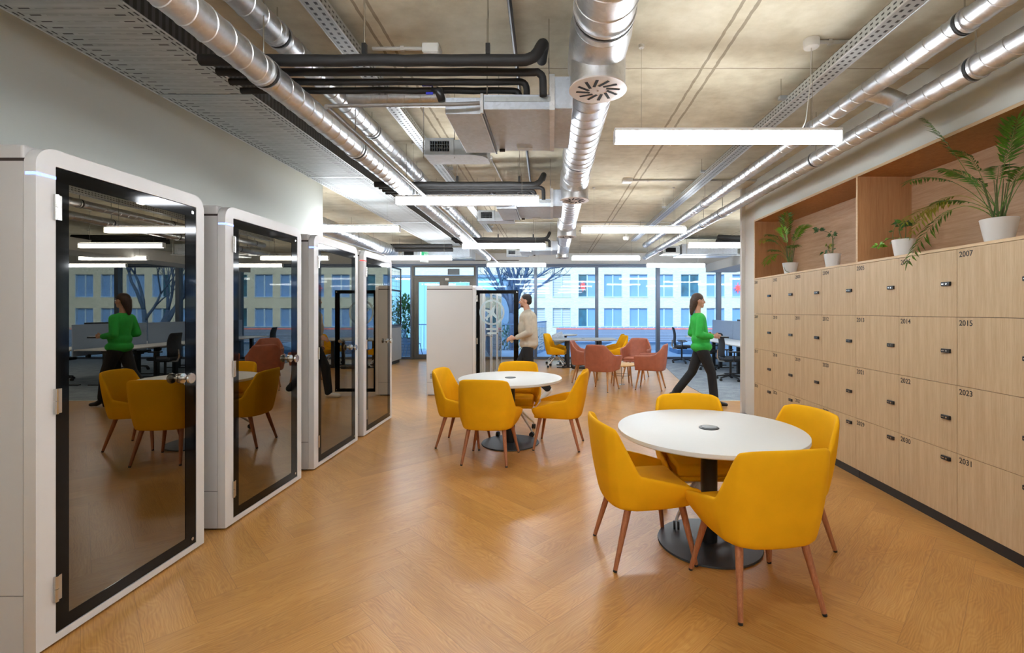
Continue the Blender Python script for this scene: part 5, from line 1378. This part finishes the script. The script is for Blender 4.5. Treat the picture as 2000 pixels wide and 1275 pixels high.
m = MB(); leaf_cloud(m, (-4.58,13.3,1.5), .10, .36, .42, 420, .075, .04, random.Random(4)); o = m.build('foliage', M['hedge'], tg, org=(-4.55,13.3,1.06)); o['kind'] = 'stuff'
MB().tube([(-4.55,13.3,1.06),(-4.56,13.25,1.5),(-4.54,13.35,1.9)],.008,6).build('stem', M['stem'], tg, org=(-4.55,13.3,1.06))

# ------------------------------------------------------------------ people (local forward +Y, x to the person's right)
RM = lambda v=.009, it=4: [('REMESH', dict(mode='VOXEL', voxel_size=v, use_smooth_shade=True)), ('SMOOTH', dict(factor=.6, iterations=it))]
def hand(m, wrist, d, side, curl):
    """palm + five fingers; d = pointing direction, side = thumb direction, curl = direction fingers bend to"""
    d = Vector(d).normalized(); side = Vector(side).normalized(); cu = Vector(curl).normalized(); w = Vector(wrist)
    m.cap(w, .024, w+d*.03, .026)
    for k in range(4):
        off = side*(.027-.018*k); b0 = w+d*.02+off*.6; b1 = w+d*(.088-.004*abs(k-1))+off
        m.cap(b0, .014, b1, .0105)
        ln = (.034,.040,.037,.029)[k]
        p1 = b1+(d*.92+cu*.35).normalized()*ln; p2 = p1+(d*.5+cu*.85).normalized()*ln*.75; p3 = p2+(d*.05+cu*1.0).normalized()*ln*.6
        m.cap(b1, .0105, p1, .0092); m.cap(p1, .0092, p2, .0085); m.cap(p2, .0085, p3, .0075)
    t0 = w+d*.022+side*.022; t1 = t0+(side*.8+d*.75).normalized()*.036; t2 = t1+(d*.9+side*.15+cu*.3).normalized()*.030
    m.cap(t0, .014, t1, .0115); m.cap(t1, .0115, t2, .0095)
def head(m, c, tilt=0.0):
    c = Vector(c)
    m.ell(c+Vector((0,-.012,.025)), .074,.092,.090); m.ell(c+Vector((0,.016,-.035)), .058,.068,.080)
    m.ell(c+Vector((0,.060,-.092)), .028,.024,.022)                    # chin
    m.tube([c+Vector((0,.080,.012)), c+Vector((0,.104,-.030))],[.009,.014],8); m.ell(c+Vector((0,.100,-.034)), .016,.012,.010)   # nose
    m.ell(c+Vector((0,.076,-.066)), .024,.012,.006); m.ell(c+Vector((0,.074,-.077)), .021,.012,.007)                       # lips
    m.ell(c+Vector((0,.074,.030)), .050,.014,.008)                      # brow
    for s in (-1,1):
        m.ell(c+Vector((s*.076,-.006,-.010)), .010,.020,.031, Matrix.Rotation(-.2,3,'X'))
        m.ell(c+Vector((s*.040,.050,-.030)), .024,.024,.022)
def eyes(t, c, par):
    c = Vector(c)
    for s in (-1,1):
        e = MB().ell(c+Vector((s*.030,.080,.004)), .0115,.009,.0075).build('eye', M['sign_white'], par, smooth=True)
        MB().ell(c+Vector((s*.030,.088,.004)), .005,.003,.005).build('iris', M['hair'], par, smooth=True)
def man():
    t = thing('person', 'man in an oatmeal sweater and black trousers walking left', 'person', (-.40,8.02,0), PI/2)
    b = MB(); hc = (0,.045,1.665)
    head(b, hc)
    b.chain([((0,.0,1.44),.062),((0,.015,1.50),.056),((0,.03,1.58),.054)])
    b.chain([((0,-.02,.98),.13),((0,-.01,1.18),.12),((0,.0,1.38),.125)]); b.cap((-.15,0,1.42),.06,(.15,0,1.42),.06)
    LH = (-.20,.30,1.03); RH = (.22,-.20,.86)
    b.chain([((-.17,0,1.41),.05),((-.225,-.035,1.14),.041),((-.205,.19,1.05),.029)]); b.chain([((.17,0,1.41),.05),((.225,-.03,1.13),.041),((.225,.03,.92),.028)])
    hand(b, (-.203,.21,1.045), (.1,1,-.12), (.4,0,1), (.6,0,-.8)); hand(b, (.225,.035,.90), (0,.12,-1), (0,1,0), (-1,0,0))
    # legs: right leg forward, left leg trailing with its heel up
    legs = {'r': [(.095,0,.93),(.10,.17,.52),(.10,.22,.09)], 'l': [(-.095,0,.93),(-.10,-.03,.50),(-.10,-.34,.19)]}
    for k, p in legs.items(): b.chain([((p[0][0]*.8,p[0][1],.90),.075),(p[1],.055),(p[2],.038)])
    b.cap((.10,.22,.06),.035,(.10,.36,.045),.03); b.cap((-.10,-.35,.15),.035,(-.10,-.26,.045),.03)
    body = b.build('body', M['skin'], t, smooth=True, mods=RM(.008,3))
    s = MB(); s.chain([((0,-.02,.96),.158),((0,-.015,1.15),.152),((0,.0,1.36),.155)]); s.cap((-.155,0,1.415),.075,(.155,0,1.415),.075); s.cap((0,.0,1.42),.085,(0,.005,1.475),.072)
    s.ell((0,-.015,.93),.192,.165,.09); s.ell((0,-.015,1.05),.175,.160,.12); s.ell((0,.03,1.2),.165,.14,.22)
    s.chain([((-.175,0,1.40),.078),((-.235,-.04,1.14),.064),((-.212,.165,1.058),.044)]); s.chain([((.175,0,1.40),.078),((.235,-.03,1.14),.064),((.232,.02,.95),.044)])
    s.build('sweater', M['sweater'], body, smooth=True, mods=RM(.011,5))
    p = MB(); p.cap((-.06,-.01,.90),.10,(.06,-.01,.90),.10)
    for k, q in legs.items(): p.chain([((q[0][0]*.9,q[0][1],.86),.100),(q[1],.078),((q[2][0],q[2][1],q[2][2]+.0),.062)])
    p.build('trousers', M['trouser'], body, smooth=True, mods=RM(.011,5))
    for nm, (h0, r0, t0, r1) in {'r': ((.10,.205,.050),.046,(.10,.39,.038),.036), 'l': ((-.10,-.375,.165),.044,(-.10,-.255,.045),.040)}.items():
        m = MB(); m.chain([(h0,r0),(t0,r1)]); 
        if nm == 'l': m.cap((-.10,-.255,.042),.038,(-.10,-.20,.036),.034)
        m.build('shoe', M['sneaker'], body, smooth=True, mods=RM(.009,3))
    h = MB(); c = Vector(hc); h.ell(c+Vector((0,-.022,.040)), .079,.094,.084); h.ell(c+Vector((0,-.055,-.005)), .070,.060,.065)
    h.build('hair', M['hair'], body, smooth=True, mods=RM(.008,3))
    bd = MB(); bd.ell(c+Vector((0,.048,-.088)), .040,.036,.026); bd.build('beard', M['beard'], body, smooth=True)
    eyes(t, hc, body)
man()
def woman():
    t = thing('person', 'woman in a bright green top and black trousers walking right', 'person', (2.37,7.45,0), -PI/2)
    b = MB(); hc = (0,-.045,1.655)
    head(b, hc)
    b.chain([((0,-.06,1.43),.055),((0,-.055,1.50),.046),((0,-.05,1.58),.046)])
    b.chain([((0,.0,.98),.105),((0,-.02,1.16),.095),((0,-.05,1.36),.11)]); b.cap((-.13,-.05,1.40),.05,(.13,-.05,1.40),.05)
    b.chain([((-.15,-.05,1.38),.045),((-.20,-.10,1.12),.036),((-.17,.12,1.10),.026)]); b.chain([((.15,-.05,1.38),.045),((.20,-.10,1.12),.036),((.15,.13,1.10),.026)])
    hand(b, (-.17,.135,1.10), (.2,1,0), (0,0,1), (1,0,-.2)); hand(b, (.15,.145,1.10), (-.2,1,0), (0,0,1), (-1,0,-.2))
    L_ = [(-.09,0,.93),(-.09,-.12,.52),(-.09,-.36,.22)]; R_ = [(.09,0,.93),(.095,.13,.52),(.095,.17,.14)]
    for q in (L_, R_): b.chain([((q[0][0]*.8,q[0][1],.90),.072),(q[1],.052),(q[2],.036)])
    body = b.build('body', M['skin'], t, smooth=True, mods=RM(.008,3))
    s = MB(); s.chain([((0,.0,.97),.135),((0,-.02,1.16),.125),((0,-.05,1.35),.128)]); s.cap((-.135,-.05,1.385),.066,(.135,-.05,1.385),.066); s.ell((0,.0,.93),.190,.165,.10); s.ell((0,-.01,1.05),.16,.145,.12)
    s.chain([((-.15,-.05,1.375),.066),((-.205,-.10,1.13),.058),((-.178,.09,1.10),.046)]); s.chain([((.15,-.05,1.375),.066),((.205,-.10,1.13),.058),((.16,.10,1.10),.046)])
    s.build('blouse', M['green_top'], body, smooth=True, mods=RM(.011,5))
    p = MB(); p.cap((-.05,0,.90),.10,(.05,0,.90),.10)
    for q in (L_, R_): p.chain([((q[0][0]*.9,q[0][1],.86),.100),(q[1],.072),(q[2],.068)])
    p.build('trousers', M['trouser'], body, smooth=True, mods=RM(.011,5))
    m = MB(); m.chain([((.095,.17,.20),.050),((.095,.18,.10),.044),((.095,.27,.045),.038),((.095,.36,.032),.028)]); m.cyl((.095,.145,.0),(.095,.15,.08),.022,.030)
    m.build('boot', M['boot'], body, smooth=True, mods=RM(.008,3))
    m = MB(); m.chain([((-.09,-.37,.24),.048),((-.09,-.43,.15),.042),((-.09,-.38,.07),.034),((-.09,-.31,.034),.028)]); m.cyl((-.09,-.50,.12),(-.09,-.45,.18),.018,.028)
    m.build('boot', M['boot'], body, smooth=True, mods=RM(.008,3))
    h = MB(); c = Vector(hc); h.ell(c+Vector((0,-.020,.042)), .082,.098,.086); h.chain([(c+Vector((0,-.06,0)),.075),(c+Vector((0,-.09,-.09)),.055),(c+Vector((0,-.105,-.17)),.036),(c+Vector((0,-.11,-.21)),.022)])
    h.build('hair', M['hair_brown'], body, smooth=True, mods=RM(.009,4))
    eyes(t, hc, body)
    l = thing('laptop', 'closed dark laptop carried by the woman in green', 'laptop', (2.60,7.45,1.03))
    MB().box(-.015,.16,-.13,.13,.04,.062).build('laptop_body', M['black'], l, mods=[BV(.004)])
    MB().box(-.013,.158,-.128,.128,.062,.066).build('laptop_lid', M['lid'], l)
woman()
